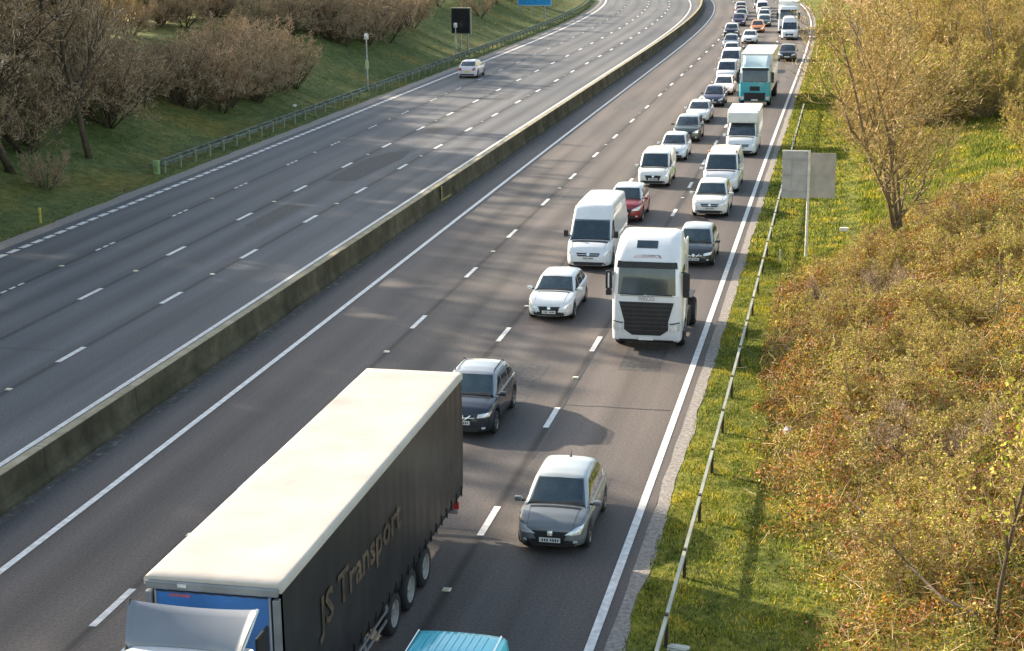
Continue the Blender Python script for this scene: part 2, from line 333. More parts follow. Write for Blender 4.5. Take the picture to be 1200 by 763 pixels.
# ---------------------------------------------------------------- median barrier
def sweep(name, prof, s0, s1, step, mat, offc=0, zc=0, closed=True, smooth=False):
    n = int((s1 - s0) / step) + 1; V = []; F = []; m = len(prof)
    for s in np.linspace(s0, s1, n):
        for o, z in prof: V.append(P(s, offc + o, zc + z))
    for i in range(n - 1):
        for k in range(m if closed else m - 1): F.append((i * m + k, (i + 1) * m + k, (i + 1) * m + (k + 1) % m, i * m + (k + 1) % m))
    if closed: F.append(tuple(range(m))); F.append(tuple((n - 1) * m + k for k in range(m))[::-1])
    return mesh(name, V, F, mat, smooth)
bar = empty('concrete_barrier', P(30, -21.9), label='long stained concrete barrier dividing the two carriageways', category='barrier')
def child(root, me_, name, **kw):
    o = obj(name, me_, root, **kw); o.matrix_parent_inverse = Matrix.LocRotScale(root.location, root.rotation_euler, None).inverted(); return o
M_CONC_D = mat_noise('stained_shaded_concrete', [(.3, (.06, .056, .04)), (.5, (.095, .088, .064)), (.7, (.14, .13, .1))], 1.1, bump=.2, stops2=[(.35, (.6, .6, .5)), (.6, (1.15, 1.1, .95))], scale2=.4)  # stained concrete, with the shade on the barrier face painted into the colour
child(bar, sweep('wall', [(.28, 0), (.28, .1), (.17, .3), (.14, .98), (-.14, .98), (-.17, .3), (-.28, .1), (-.28, 0)], 6, 325, 2, M_CONC_D, -21.9), 'wall')
M_CAP = mat_noise('sunlit_barrier_cap', [(.3, (.26, .23, .15)), (.5, (.36, .32, .22)), (.7, (.5, .45, .34))], 1.6, bump=.1)  # paler tone paints in sunlight on the barrier top
child(bar, sweep('coping', [(.145, .983), (.145, 1.0), (.12, 1.01), (-.12, 1.01), (-.145, 1.0), (-.145, .983)], 6, 325, 2, M_CAP, -21.9), 'coping')
jm = MB()
for k in range(52):
    q = P(9 + 6 * k, -21.9); c_, s_ = math.cos(-TH(9 + 6 * k)), math.sin(-TH(9 + 6 * k))
    jm.add([q + Vector((x * c_, x * s_, z)) + Vector((0, dy, 0)) for dy in (-.012, .012) for x, z in ((.284, .02), (.284, .1), (.176, .302), (.149, .98), (.149, 1.0), (-.149, 1.013), (.149, 1.013))], [(0, 7, 8, 1), (1, 8, 9, 2), (2, 9, 10, 3), (3, 10, 11, 4), (6, 13, 12, 5)])
child(bar, jm.me('joints', M_DARK), 'joints')
# drainage marker panel on barrier face
jb = MB(); p0 = P(85.0, -21.66, 0)
M_OCHRE = simple('ochre_stain_plate', (.3, .26, .1), .8, var=.3)
dm = empty('barrier_marker_plate', p0, 0, label='ochre edged dark access plate on the face of the median barrier', category='plate')
d = MB(); d.box((0, 0, .55), (.04, 1.9, .72)); obj('plate', d.me('plate', M_CONC_D), dm)
d = MB(); d.box((.03, -.95, .55), (.05, .12, .8)); d.box((.03, 0, .2), (.05, 1.9, .08)); obj('edging', d.me('edging', M_OCHRE), dm)

# ---------------------------------------------------------------- safety fences
def safety_fence(name, off, s0, s1, sp, prof, zc, mat_r, mat_p, post_d, label, tilt_end=False, post_h=.75):
    root = empty(name, P(s0, off), label=label, category='crash barrier')
    child(root, sweep('rail', prof, s0, s1, 1.5, mat_r, off, zc), 'rail')
    pb = MB(); pb.box((0, 0, post_h / 2 - .1), (post_d[0], post_d[1], post_h + .2)); pm = pb.me('post', mat_p)
    k = 0; s = s0 + .3
    while s < s1 and k < 96:
        o = obj('post', pm, root); o.matrix_parent_inverse = Matrix.LocRotScale(root.location, root.rotation_euler, None).inverted()
        q = P(s, off + (.1 if off < -20 else .0), 0); q.z = float(ground(s, off)) ; o.location = q; o.rotation_euler = (0, 0, -float(TH(s))); s += sp; k += 1
    return root
safety_fence('steel_crash_barrier', -3.72, 24, 128, 3.72, [(-.04, 0), (-.04, .1), (.04, .1), (.04, 0)], .62, simple('pale_rail_steel', (.36, .37, .3), .5, .2, var=.25, scale=.8), M_DARKPOST, (.07, .12), 'low single steel rail on dark posts along the grass verge beside the queue')
Wp = [(-.02, 0), (.05, .04), (.05, .11), (-.0, .155), (.05, .2), (.05, .27), (-.02, .31), (-.05, .31), (-.05, 0)]
Wp = [(a, b * .8) for a, b in Wp]
lf = safety_fence('steel_crash_barrier', -41.0, 91.5, 300, 2.4, Wp, .42, M_GALV_GREEN, simple('greenish_post', (.22, .26, .16), .7, var=.3), (.12, .16), 'double railed greenish crash barrier at the foot of the left grass bank', post_h=.78)
child(lf, sweep('rail', Wp, 91.5, 300, 1.5, M_GALV_GREEN, -41.7, .42), 'rail')
eb = MB(); eb.box((0, 0, .42), (.35, .3, .9), 0, .05); e = obj('end_terminal', eb.me('end_terminal', simple('green_end', (.25, .36, .14), .7, var=.3)), lf); e.location = (-.25, -.1, 0)

# ---------------------------------------------------------------- vehicles
def mat_clear_glass():
    m, nt, b = newmat('windscreen_glass'); out = nt.nodes['Material Output']
    b.inputs['Base Color'].default_value = (.06, .10, .13, 1); b.inputs['Roughness'].default_value = .05; b.inputs['Specular IOR Level'].default_value = 1
    tr = node(nt, 'ShaderNodeBsdfTransparent'); tr.inputs[0].default_value = (.72, .80, .80, 1); ms = node(nt, 'ShaderNodeMixShader'); ms.inputs[0].default_value = .45
    nt.links.new(b.outputs[0], ms.inputs[1]); nt.links.new(tr.outputs[0], ms.inputs[2]); nt.links.new(ms.outputs[0], out.inputs['Surface']); return m
M_CLEAR = mat_clear_glass()
M_SEAT = simple('seat_fabric', (.2, .2, .22), .9, var=.3, scale=5)
M_DASH = simple('dashboard', (.09, .09, .1), .6, var=.3)
def smooth_profile(pts):
    xs = [p[0] for p in pts]; ys = [p[1] for p in pts]
    return lambda x: float(np.interp(x, xs, ys))
def bvh_of(me):
    return BVHTree.FromPolygons([v.co.copy() for v in me.vertices], [tuple(p.vertices) for p in me.polygons])
def patch(mb, bvhs, corners, axis, n=6, m=4, off=.008, mi=0, thick=0.0):
    """bilinear quad in the plane across `axis`, projected along axis onto the body, lifted by off. corners: 4 of (a,b), ordered round"""
    if not isinstance(bvhs, (list, tuple)): bvhs = [bvhs]
    G = {}
    for i in range(n + 1):
        for j in range(m + 1):
            u, v = i / n, j / m
            a = (1 - v) * ((1 - u) * corners[0][0] + u * corners[1][0]) + v * ((1 - u) * corners[3][0] + u * corners[2][0])
            b = (1 - v) * ((1 - u) * corners[0][1] + u * corners[1][1]) + v * ((1 - u) * corners[3][1] + u * corners[2][1])
            if axis == '-y': o = Vector((a, 9, b)); d = Vector((0, -1, 0))
            elif axis == '+y': o = Vector((a, -12, b)); d = Vector((0, 1, 0))
            elif axis == '-x': o = Vector((4, a, b)); d = Vector((-1, 0, 0))
            elif axis == '+x': o = Vector((-4, a, b)); d = Vector((1, 0, 0))
            else: o = Vector((a, b, 8)); d = Vector((0, 0, -1))
            best = None
            for bv in bvhs:
                h = bv.ray_cast(o, d)
                if h[0] is not None and (best is None or h[3] < best[3]): best = h
            if best: 
                nn = best[1] if best[1].dot(d) < 0 else -best[1]
                G[(i, j)] = best[0] + nn * off
    V = []; ix = {}; F = []
    for k, p in G.items(): ix[k] = len(V); V.append(p)
    for i in range(n):
        for j in range(m):
            q = [(i, j), (i + 1, j), (i + 1, j + 1), (i, j + 1)]
            if all(t in ix for t in q):
                mx = max((V[ix[q[a]]] - V[ix[q[(a + 1) % 4]]]).length for a in range(4))
                if mx < .9: F.append([ix[t] for t in q])
    if F: mb.add(V, F, mi)
    return mb
_wheel_cache = {}
def wheel_meshes(r, w, truck=False, dark=False):
    key = (r, w, truck, dark)
    if key in _wheel_cache: return _wheel_cache[key]
    n = 28; h = w / 2
    t = MB(); t.lathe_x([(-h, r * .62), (-h, r * .9), (-h * .8, r * .98), (-h * .4, r), (h * .4, r), (h * .8, r * .98), (h, r * .9), (h, r * .62)], (0, 0, 0), n)
    rm = MB(); rr = r * .64
    rm.lathe_x([(h * .95, rr), (h * .98, rr * .94), (h * .55, rr * .88), (h * .45, rr * .3), (h * .75, rr * .22), (h * .75, .001)], (0, 0, 0), n, 1 if not truck else 0)
    rm.lathe_x([(h * .95, rr), (h * 1.0, rr * .97), (h * .9, rr * .9)], (0, 0, 0), n, 0)
    if not truck:
        for k in range(5):
            a = 2 * math.pi * k / 5; c, s_ = math.cos(a), math.sin(a); V = []
            for rad, hw in ((rr * .12, .05), (rr * .93, .035)):
                for sg in (-1, 1): V.append((h * .88, c * rad - s_ * hw * sg, s_ * rad + c * hw * sg))
            rm.add(V, [(0, 1, 3, 2)], 0)
    res = (t.me('tyre', M_TYRE, smooth=True), rm.me('rim', M_STEELRIM if truck else M_RIM, M_BLACK if not dark else M_DARK))
    _wheel_cache[key] = res; return res
def add_wheel(root, x, y, r, w=.21, truck=False):
    tm, rm = wheel_meshes(r, w, truck)
    t = obj('wheel', tm, root); t.location = (x, y, r); rim = obj('rim', rm, t)
    if x < 0: t.rotation_euler = (0, 0, math.pi)
    return t
HATCH = dict(L=4.0, W=1.76, H=1.52, zt=[(-.5, .5), (-.492, .8), (-.47, .93), (-.3, .97), (0, .95), (.2, .94), (.27, .93), (.38, .86), (.45, .76), (.485, .66), (.497, .52), (.5, .45)],
             w=[(-.5, .66), (-.48, .78), (-.42, .85), (-.3, .875), (.3, .875), (.40, .85), (.455, .78), (.485, .66), (.5, .5)],
             cab=(.28, .08, -.29, -.468), wh=(.315, -.305, .31), belt=.93)
SALOON = dict(L=4.6, W=1.78, H=1.46, zt=[(-.5, .5), (-.492, .8), (-.47, .96), (-.33, .99), (0, .95), (.2, .94), (.26, .92), (.38, .85), (.45, .76), (.485, .66), (.497, .52), (.5, .45)],
              w=[(-.5, .66), (-.48, .76), (-.42, .85), (-.3, .89), (.3, .89), (.40, .86), (.455, .78), (.485, .66), (.5, .5)],
              cab=(.24, .06, -.26, -.42), wh=(.315, -.29, .315), belt=.94)
SUV = dict(L=4.25, W=1.84, H=1.62, zt=[(-.5, .55), (-.492, .85), (-.47, 1.02), (-.3, 1.08), (0, 1.05), (.2, 1.04), (.27, 1.03), (.38, .98), (.45, .90), (.485, .78), (.497, .6), (.5, .5)],
           w=[(-.5, .7), (-.48, .82), (-.42, .89), (-.3, .92), (.3, .92), (.40, .90), (.455, .84), (.485, .74), (.5, .58)],
           cab=(.27, .08, -.27, -.46), wh=(.315, -.295, .345), belt=1.04)
MPV = dict(L=4.35, W=1.82, H=1.84, zt=[(-.5, .6), (-.495, .95), (-.48, 1.08), (-.3, 1.1), (0, 1.08), (.25, 1.08), (.33, 1.06), (.42, .96), (.465, .86), (.488, .74), (.498, .58), (.5, .5)],
           w=[(-.5, .8), (-.49, .86), (-.42, .9), (-.3, .91), (.3, .91), (.42, .88), (.465, .82), (.488, .72), (.5, .58)],
           cab=(.34, .16, -.485, -.497), wh=(.33, -.29, .325), belt=1.06)
VAN = dict(L=5.9, W=2.0, H=2.65, zt=[(-.5, .8), (-.498, 1.1), (-.49, 1.25), (0, 1.25), (.3, 1.25), (.37, 1.23), (.43, 1.12), (.47, .98), (.489, .8), (.498, .6), (.5, .5)],
           w=[(-.5, .92), (-.495, .96), (-.45, 1.0), (.35, 1.0), (.43, .97), (.47, .9), (.49, .78), (.5, .65)],
           cab=(.385, .21, -.49, -.4975), wh=(.335, -.27, .345), belt=1.22)

def make_vehicle(kind, name, label, cat, s, off, col, group='queue', heading=1, yaw=0, detail=2, roofcol=None, rear=False, glass=None, opt=(), face=None):
    face = (int(s * 7) % 3) if face is None else face
    k = kind; L, W, H = k['L'], k['W'], k['H']; y = lambda u: u * L
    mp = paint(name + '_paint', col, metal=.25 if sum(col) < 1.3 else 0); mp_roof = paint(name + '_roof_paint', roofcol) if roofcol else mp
    root = empty(name, P(s, off), (math.pi if heading > 0 else 0) - float(TH(s)) + yaw, label=label, category=cat)
    if group: root['group'] = group
    zt = smooth_profile(k['zt']); wf = smooth_profile([(a, b * W / (2 * max(q[1] for q in k['w']))) for a, b in k['w']])
    wf_u, wr_u, wr = k['wh']; yf, yr = y(wf_u), y(wr_u); ar = wr + .07
    us = sorted(set([-.5, -.497, -.492, -.485, -.47] + list(np.linspace(-.46, .45, 58)) + [.46, .47, .478, .485, .491, .496, .499, .5]))
    V = []; F = []; m = None; belt = k['belt']
    for u in us:
        yy = y(u); zb = .24
        for yc in (yf, yr):
            d = abs(yy - yc)
            if d < ar: zb = max(zb, wr + math.sqrt(ar * ar - d * d))
        t = zt(u); w = wf(u); zb = min(zb, t - .16); mid = max(.42, zb + .03); mid = min(mid, t - .14)
        hi = mid + (t - mid) * .55
        pts = [(w - .07, zb), (w - .015, zb + .02), (w + .005, mid), (w + .0, hi), (w - .025, t - .05 if t - .05 > hi else hi + .01), (w - .06, t - .015), (w - .12, t), (w * .5, t + .03), (0, t + .04)]
        row = pts + [(-a, b) for a, b in pts[-2::-1]]; m = len(row)
        V += [(a, yy, b) for a, b in row]
    n = len(us)
    for i in range(n - 1):
        for j in range(m - 1): F.append((i * m + j, i * m + j + 1, (i + 1) * m + j + 1, (i + 1) * m + j))
    F.append(tuple(range(m))[::-1]); F.append(tuple((n - 1) * m + j for j in range(m)))
    body = mesh('body', V, F, mp, smooth=True); bb = bvh_of(body)
    obj('body', body, root)
    # cabin
    uw, uf, ur, ub = k['cab']; hp = smooth_profile([(ub, belt - .02), (ur, H - .05), ((ur * .7 + uf * .3), H), ((ur * .25 + uf * .75), H), (uf, H - .045), (uw, zt(uw) - .01)])
    tum = .19 if H < 1.7 else (.12 if H < 2 else .16)
    wB = W / 2 - (.06 if H < 1.7 else .03)
    def hw(z): return wB - tum * max(0, (z - belt) / (H - belt))
    V = []; F = []; us2 = sorted(set(list(np.linspace(ub, ur, 7)) + list(np.linspace(ur, uf, 22)) + list(np.linspace(uf, uw, 10))))
    for u in us2:
        h = max(hp(u), belt + .002); b0 = belt - .06; f = min(1, (h - belt) / .12 + .02)
        # round the nose and tail of the glasshouse in plan
        e = 0
        if u > uf: e = .06 * ((u - uf) / (uw - uf)) ** 2
        if u < ur and (ur - ub) > .03: e = .07 * ((ur - u) / (ur - ub)) ** 2
        pts = [(hw(belt) - e, b0), (hw(belt + (h - belt) * .5) - e, belt + (h - belt) * .5), (hw(h - .07 * f) - e, h - .07 * f), (hw(h) - .035 * f - e, h - .025 * f), (hw(h) - .11 * f - e, h - .002), (hw(h) * .5, h + .022 * f), (0, h + .03 * f)]
        row = pts + [(-a, b) for a, b in pts[-2::-1]]; m = len(row); V += [(a, y(u), b) for a, b in row]
    n = len(us2)
    for i in range(n - 1):
        for j in range(m - 1): F.append((i * m + j, i * m + j + 1, (i + 1) * m + j + 1, (i + 1) * m + j))
    F.append(tuple(range(m))[::-1]); F.append(tuple((n - 1) * m + j for j in range(m)))
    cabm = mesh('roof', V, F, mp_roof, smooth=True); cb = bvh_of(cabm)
    gl = glass or M_GLASS
    see = detail > 1 and not glass and s < 100
    if see:
        zlo = zt(uw) + .06; zhi = (H - .095) if H < 2.2 else min(H - .5, 2.05); kp = []
        for f in F:
            c = sum((Vector(V[i]) for i in f), Vector()) / len(f)
            front = c.y > y(uf) - .01 and zlo - .03 < c.z < zhi + .01 and abs(c.x) < hw(c.z) - .12 and len(f) == 4
            if not front: kp.append(f)
        cabm = mesh('roof', V, kp, mp_roof, smooth=True)
        V2 = [v.co for v in body.vertices]; body.materials.append(M_DASH)
        for pg in body.polygons:
            c = pg.center
            if y(ub) + .1 < c.y < y(uw) - .12 and abs(c.x) < W / 2 - .14 and c.z > belt - .2: pg.material_index = 1
        for sg in (1, -1):
            g = MB(); g.box((sg * .36, y(.04), belt + .06), (.46, .12, .5), 0, .05); st_ = obj('seat', g.me('seat', M_SEAT, smooth=True), root)
            g = MB(); g.box((sg * .36, y(.04) - .02, belt + .36), (.24, .09, .17), 0, .035); obj('headrest', g.me('headrest', M_SEAT, smooth=True), st_)
        g = MB(); g.box((0, y(uw) - .3, belt + .0), (W - .5, .4, .12), 0, .04); obj('dashboard', g.me('dashboard', M_DASH), root)
        g = MB(); g.tube([(-.36 + .18 * math.cos(a), y(uw) - .52 - .05 * math.sin(a), belt + .06 + .17 * math.sin(a)) for a in [2 * math.pi * i / 16 for i in range(17)]], .014, 5); obj('steering_wheel', g.me('steering_wheel', M_BLACK), root)
        gl_w = M_CLEAR
    else: gl_w = gl
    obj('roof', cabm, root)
    # windscreen
    zl, zh = zt(uw) + .05, H - .085
    if H > 2.2: zl, zh = zt(uw) + .06, min(H - .5, 2.05)
    a0, a1 = hw(zl) - .09, hw(zh) - .09
    g = MB(); patch(g, cb, [(-a0, zl), (a0, zl), (a1, zh), (-a1, zh)], '-y', 12, 8, .007); obj('windscreen', g.me('windscreen', gl_w, smooth=True), root)
    if detail > 1:
        g = MB(); patch(g, cb, [(-a0 * .9, zl - .005), (a0 * .1, zl - .005), (a0 * .1, zl + .03), (-a0 * .9, zl + .05)], '-y', 10, 1, .018)
        patch(g, cb, [(a0 * .15, zl - .005), (a0 * .85, zl - .0), (a0 * .85, zl + .035), (a0 * .15, zl + .03)], '-y', 8, 1, .018); obj('wiper', g.me('wiper', M_BLACK), root)
    if H < 2.2:
        g = MB(); z0, z1 = belt + .1, H - .12; patch(g, cb, [(-(hw(z0) - .1), z0), (hw(z0) - .1, z0), (hw(z1) - .1, z1), (-(hw(z1) - .1), z1)], '+y', 8, 5, .007)
        if g.f: obj('rear_window', g.me('rear_window', gl, smooth=True), root)
    # side windows
    zc0 = belt + .035; zc1 = H - .13 if H < 2.2 else 2.0
    def topz(u): return min(zc1, hp(u) - .10)
    if H < 1.75 or 'glazed' in opt: cuts = [(uw - .035, .02), (.0, ur * .62), (ur * .62 - .02, (ur + ub) / 2 + .005)]
    elif H < 2.2: cuts = [(uw - .035, .03)]
    else: cuts = [(uw - .03, .2)]
    for sgn, ax in ((1, '-x'), (-1, '+x')):
        for (ua, ubb) in cuts:
            g = MB(); N = 8; qs = np.linspace(ubb, ua, N + 1)
            for i in range(N):
                t0, t1 = topz(qs[i]), topz(qs[i + 1])
                if t0 - zc0 < .04 and t1 - zc0 < .04: continue
                t0 = max(t0, zc0 + .01); t1 = max(t1, zc0 + .01)
                patch(g, cb, [(y(qs[i]), zc0), (y(qs[i + 1]), zc0), (y(qs[i + 1]), t1), (y(qs[i]), t0)], ax, 1, 4, .007)
            if g.f: obj('side_window', g.me('side_window', gl), root)
    bw = wf(.47)
    # front: lamps, grille, intake, plate
    zg = zt(.485); sc = 1.0 if H < 1.7 else 1.1
    LS_ = [[(.55, -.16), (1.02, -.10), (1.08, .06), (.62, -.03)], [(.50, -.13), (1.0, -.12), (1.1, .09), (.85, .03)], [(.6, -.12), (1.04, -.08), (1.1, .04), (.64, -.01)]][face]
    for sg in (1, -1):
        g = MB(); patch(g, bb, [(sg * bw * a, zg + b) for a, b in LS_], '-y', 6, 4, .012)
        if g.f: obj('headlight', g.me('headlight', M_LAMP, smooth=True), root)
    GQ = [[(-.5, -.2), (.5, -.2), (.58, -.05), (-.58, -.05)], [(-.42, -.34), (.42, -.34), (.62, -.06), (-.62, -.06)], [(-.3, -.28), (.3, -.28), (.5, -.04), (-.5, -.04)]][face]
    g = MB(); patch(g, bb, [(bw * a, zg + b) for a, b in GQ], '-y', 8, 3, .008)
    if g.f: gr = obj('grille', g.me('grille', M_BLACK), root)
    if detail > 1:
        g = MB(); patch(g, bb, [(-.06, zg - .16), (.06, zg - .16), (.06, zg - .05), (-.06, zg - .05)], '-y', 2, 2, .02); b_ = obj('badge', g.me('badge', M_CHROME), gr)
        g = MB(); patch(g, bb, [(-bw * .5, zg - .13), (bw * .5, zg - .13), (bw * .52, zg - .115), (-bw * .52, zg - .115)], '-y', 8, 1, .014); obj('grille_bar', g.me('grille_bar', M_CHROME if face != 1 else M_DARK), gr)
        if face == 2:
            for sg in (1, -1):
                g = MB(); patch(g, bb, [(sg * .05, zg - .2), (sg * .1, zg - .2), (sg * .3, zg - .05), (sg * .25, zg - .05)], '-y', 3, 3, .018); obj('grille_wing', g.me('grille_wing', M_CHROME), gr)
    g = MB(); patch(g, bb, [(-bw * .8, .25), (bw * .8, .25), (bw * .95, .40), (-bw * .95, .40)], '-y', 10, 3, .008)
    if g.f: obj('lower_grille', g.me('lower_grille', M_BLACK), root)
    if detail > 1:
        for sg in (1, -1):
            g = MB(); patch(g, bb, [(sg * bw * .78, .33), (sg * bw * .92, .34), (sg * bw * .92, .40), (sg * bw * .78, .40)], '-y', 2, 2, .016)
            if g.f: obj('fog_light', g.me('fog_light', M_LAMP), root)
    g = MB(); g.box((0, L / 2 + .012, zg - .27), (.52, .02, .115)); pl_ = obj('number_plate', g.me('number_plate', M_PLATE), root)
    if detail > 1:
        g = MB()
        for i in range(7): g.box((-.2 + i * .058 + (.03 if i > 3 else 0), L / 2 + .024, zg - .27), (.034, .004, .07 if i % 3 else .06))
        obj('plate_marks', g.me('plate_marks', M_BLACK), pl_)
    # rear
    zr_ = zt(-.47)
    if rear or detail > 1:
        for sg in (1, -1):
            g = MB(); patch(g, bb, [(sg * bw * .62, zr_ - .28), (sg * bw * 1.04, zr_ - .28), (sg * bw * 1.04, zr_ - .04), (sg * bw * .75, zr_ - .04)], '+y', 4, 4, .012)
            if g.f: obj('tail_light', g.me('tail_light', M_RED, smooth=True), root)
        g = MB(); g.box((0, -L / 2 - .012, .62), (.52, .02, .115)); obj('rear_plate', g.me('rear_plate', M_YPLATE), root)
        g = MB(); patch(g, bb, [(-bw * .9, .28), (bw * .9, .28), (bw * .9, .42), (-bw * .9, .42)], '+y', 8, 2, .01); obj('rear_bumper', g.me('rear_bumper', M_BLACK), root)
    # doors: seams, handles, sills
    if detail > 1:
        seams = [uw - .045, 0.01, ur * .62 - .01] if H < 1.75 else [uw - .045, uf - .02 if H > 2.2 else .03]
        for sgn, ax in ((1, '-x'), (-1, '+x')):
            g = MB()
            for u in seams:
                patch(g, bb, [(y(u) - .008, .34), (y(u) + .008, .34), (y(u) + .008, belt - .08), (y(u) - .008, belt - .08)], ax, 1, 6, .004)
            patch(g, bb, [(yr + ar + .02, .28), (yf - ar - .02, .28), (yf - ar - .02, .36), (yr + ar + .02, .36)], ax, 10, 1, .006)
            obj('door_seams', g.me('door_seams', M_BLACK), root)
            for u in (seams[1] + .02, seams[-1] + .03)[:2 if H < 1.75 else 1]:
                g = MB(); patch(g, bb, [(y(u), belt - .17), (y(u) + .16, belt - .17), (y(u) + .16, belt - .14), (y(u), belt - .14)], ax, 2, 1, .03); obj('door_handle', g.me('door_handle', mp if H > 2 else M_BLACK), root)
        # bonnet shut line
        g = MB()
        for sg in (1, -1): patch(g, bb, [(sg * bw * .86, y(uw + .005)), (sg * bw * .86 + .012, y(uw + .005)), (sg * bw * .78 + .012, y(.47)), (sg * bw * .78, y(.47))], '-z', 1, 8, .003)
        patch(g, bb, [(-bw * .9, y(uw + .005)), (bw * .9, y(uw + .005)), (bw * .86, y(uw + .03)), (-bw * .86, y(uw + .03))], '-z', 8, 1, .006)
        obj('bonnet_seam', g.me('bonnet_seam', M_BLACK), root)
    # underbody
    g = MB(); g.box((0, 0, .36), (W - .55, L - .5, .36)); g.box((0, yf, .5), (W - .2, ar * 1.5, .3)); g.box((0, yr, .5), (W - .2, ar * 1.5, .3)); obj('underbody', g.me('underbody', M_DARK), root)
    for sx in (1, -1):
        for yy in (yf, yr): add_wheel(root, sx * (W / 2 - .11), yy, wr)
        g = MB(); big = H > 2.2
        g.box((sx * (W / 2 + .11), y(uw) - .22, belt + (.25 if big else .07)), (.2, .12, .3 if big else .13), 0, .045); g.box((sx * (W / 2 - .02), y(uw) - .2, belt + (.16 if big else .04)), (.12, .06, .04), 1)
        obj('wing_mirror', g.me('wing_mirror', M_BLACK if ('blackmirror' in opt or big) else mp, M_BLACK), root)
    if 'aerial' in opt:
        g = MB(); g.tube([(0, y(ur) + .12, H - .01), (0, y(ur) - .02, H + .12)], [.015, .005]); g.box((0, y(ur) + .14, H + .0), (.06, .1, .04), 0, .01); obj('aerial', g.me('aerial', M_BLACK), root)
    if 'rails' in opt:
        for sx in (1, -1):
            g = MB(); xx = sx * (hw(H) - .06); g.tube([(xx, y(ur) + .05, H - .05), (xx, y(ur) + .15, H + .03), (xx, y(uf) - .2, H + .035), (xx, y(uf) - .08, H - .03)], .018); obj('roof_rail', g.me('roof_rail', M_CHROME if 'chromerail' in opt else M_BLACK), root)
    if 'sunroof' in opt:
        g = MB(); patch(g, cb, [(-.42, y(uf) - .75), (.42, y(uf) - .75), (.42, y(uf) - .1), (-.42, y(uf) - .1)], '-z', 4, 4, .006); obj('sunroof', g.me('sunroof', M_GLASS, smooth=True), root)
    if 'ribs' in opt:
        for i in range(9):
            xx = -.56 + i * .14; g = MB(); patch(g, cb, [(xx, y(ur) + .06), (xx + .06, y(ur) + .06), (xx + .06, y(uf) - .15), (xx, y(uf) - .15)], '-z', 1, 12, .014); obj('roof_rib', g.me('roof_rib', mp), root)
    if 'beacon' in opt:
        for xx, mm in ((-.75, M_AMBER), (.75, M_AMBER)):
            g = MB(); g.lathe_x([(0, .001), (0, .07), (.1, .065), (.14, .001)], (0, 0, 0), 10); o = obj('beacon', g.me('beacon', mm, smooth=True), root); o.rotation_euler = (0, -math.pi / 2, 0); o.location = (xx, y(uf) - .2, H + .0)
    if 'hivis' in opt:
        for sgn, ax in ((1, '-x'), (-1, '+x')):
            g = MB(); patch(g, bb, [(yr + ar, .62), (yf - ar, .62), (yf - ar, .8), (yr + ar, .8)], ax, 8, 1, .006); obj('side_stripe', g.me('side_stripe', simple('lime_stripe', (.35, .6, .08), .4)), root)
    return root

def rr_section(w, y0, y1, rf, rb, n=5):
    """rounded rectangle, ccw from rear right: x half width w, y from y0 (rear) to y1 (front)"""
    pts = []
    for cx, cy_, a0, r in ((w - rb, y0 + rb, -90, rb), (w - rf, y1 - rf, 0, rf), (-w + rf, y1 - rf, 90, rf), (-w + rb, y0 + rb, 180, rb)):
        for i in range(n + 1):
            a = R(a0 + 90 * i / n); pts.append((cx + r * math.cos(a), cy_ + r * math.sin(a)))
    return pts
def stack_shell(levels, mat, name, cap_bottom=True):
    """levels: (z, halfwidth, y_rear, y_front, rfront, rrear)"""
    V = []; F = []; m = None
    for z, w, y0, y1, rf, rb in levels:
        pts = rr_section(w, y0, y1, rf, rb); m = len(pts); V += [(a, b, z) for a, b in pts]
    n = len(levels)
    for i in range(n - 1):
        for j in range(m): F.append((i * m + j, i * m + (j + 1) % m, (i + 1) * m + (j + 1) % m, (i + 1) * m + j))
    F.append(tuple(range(m))[::-1]); F.append(tuple((n - 1) * m + j for j in range(m)))
    return mesh(name, V, F, mat, smooth=False)
def shade_auto(me, ang=35):
    me.polygons.foreach_set('use_smooth', [True] * len(me.polygons))
    bm = bmesh.new(); bm.from_mesh(me)
    for e in bm.edges:
        if len(e.link_faces) == 2 and e.calc_face_angle(0) > R(ang): e.smooth = False
    bm.to_mesh(me); bm.free(); me.update()

def text_mesh(body, size, mat, name, extr=.0015):
    c = bpy.data.curves.new(name, 'FONT'); c.body = body; c.size = size; c.extrude = extr; c.offset = .018 if body.startswith('JS') else 0; c.resolution_u = 2; c.align_x = 'LEFT'
    o = bpy.data.objects.new(name, c); COL.objects.link(o); bpy.context.view_layer.update()
    dg = bpy.context.evaluated_depsgraph_get(); me = bpy.data.meshes.new_from_object(o.evaluated_get(dg)); me.name = name
    bpy.data.objects.remove(o); bpy.data.curves.remove(c)
    me.materials.clear(); me.materials.append(mat); return me

def lorry_root(name, label, cat, s, off, group=None):
    """origin at the nose of the cab, local +y points along travel (towards camera)"""
    r = empty(name, P(s, off), math.pi - float(TH(s)), label=label, category=cat)
    if group: r['group'] = group
    return r

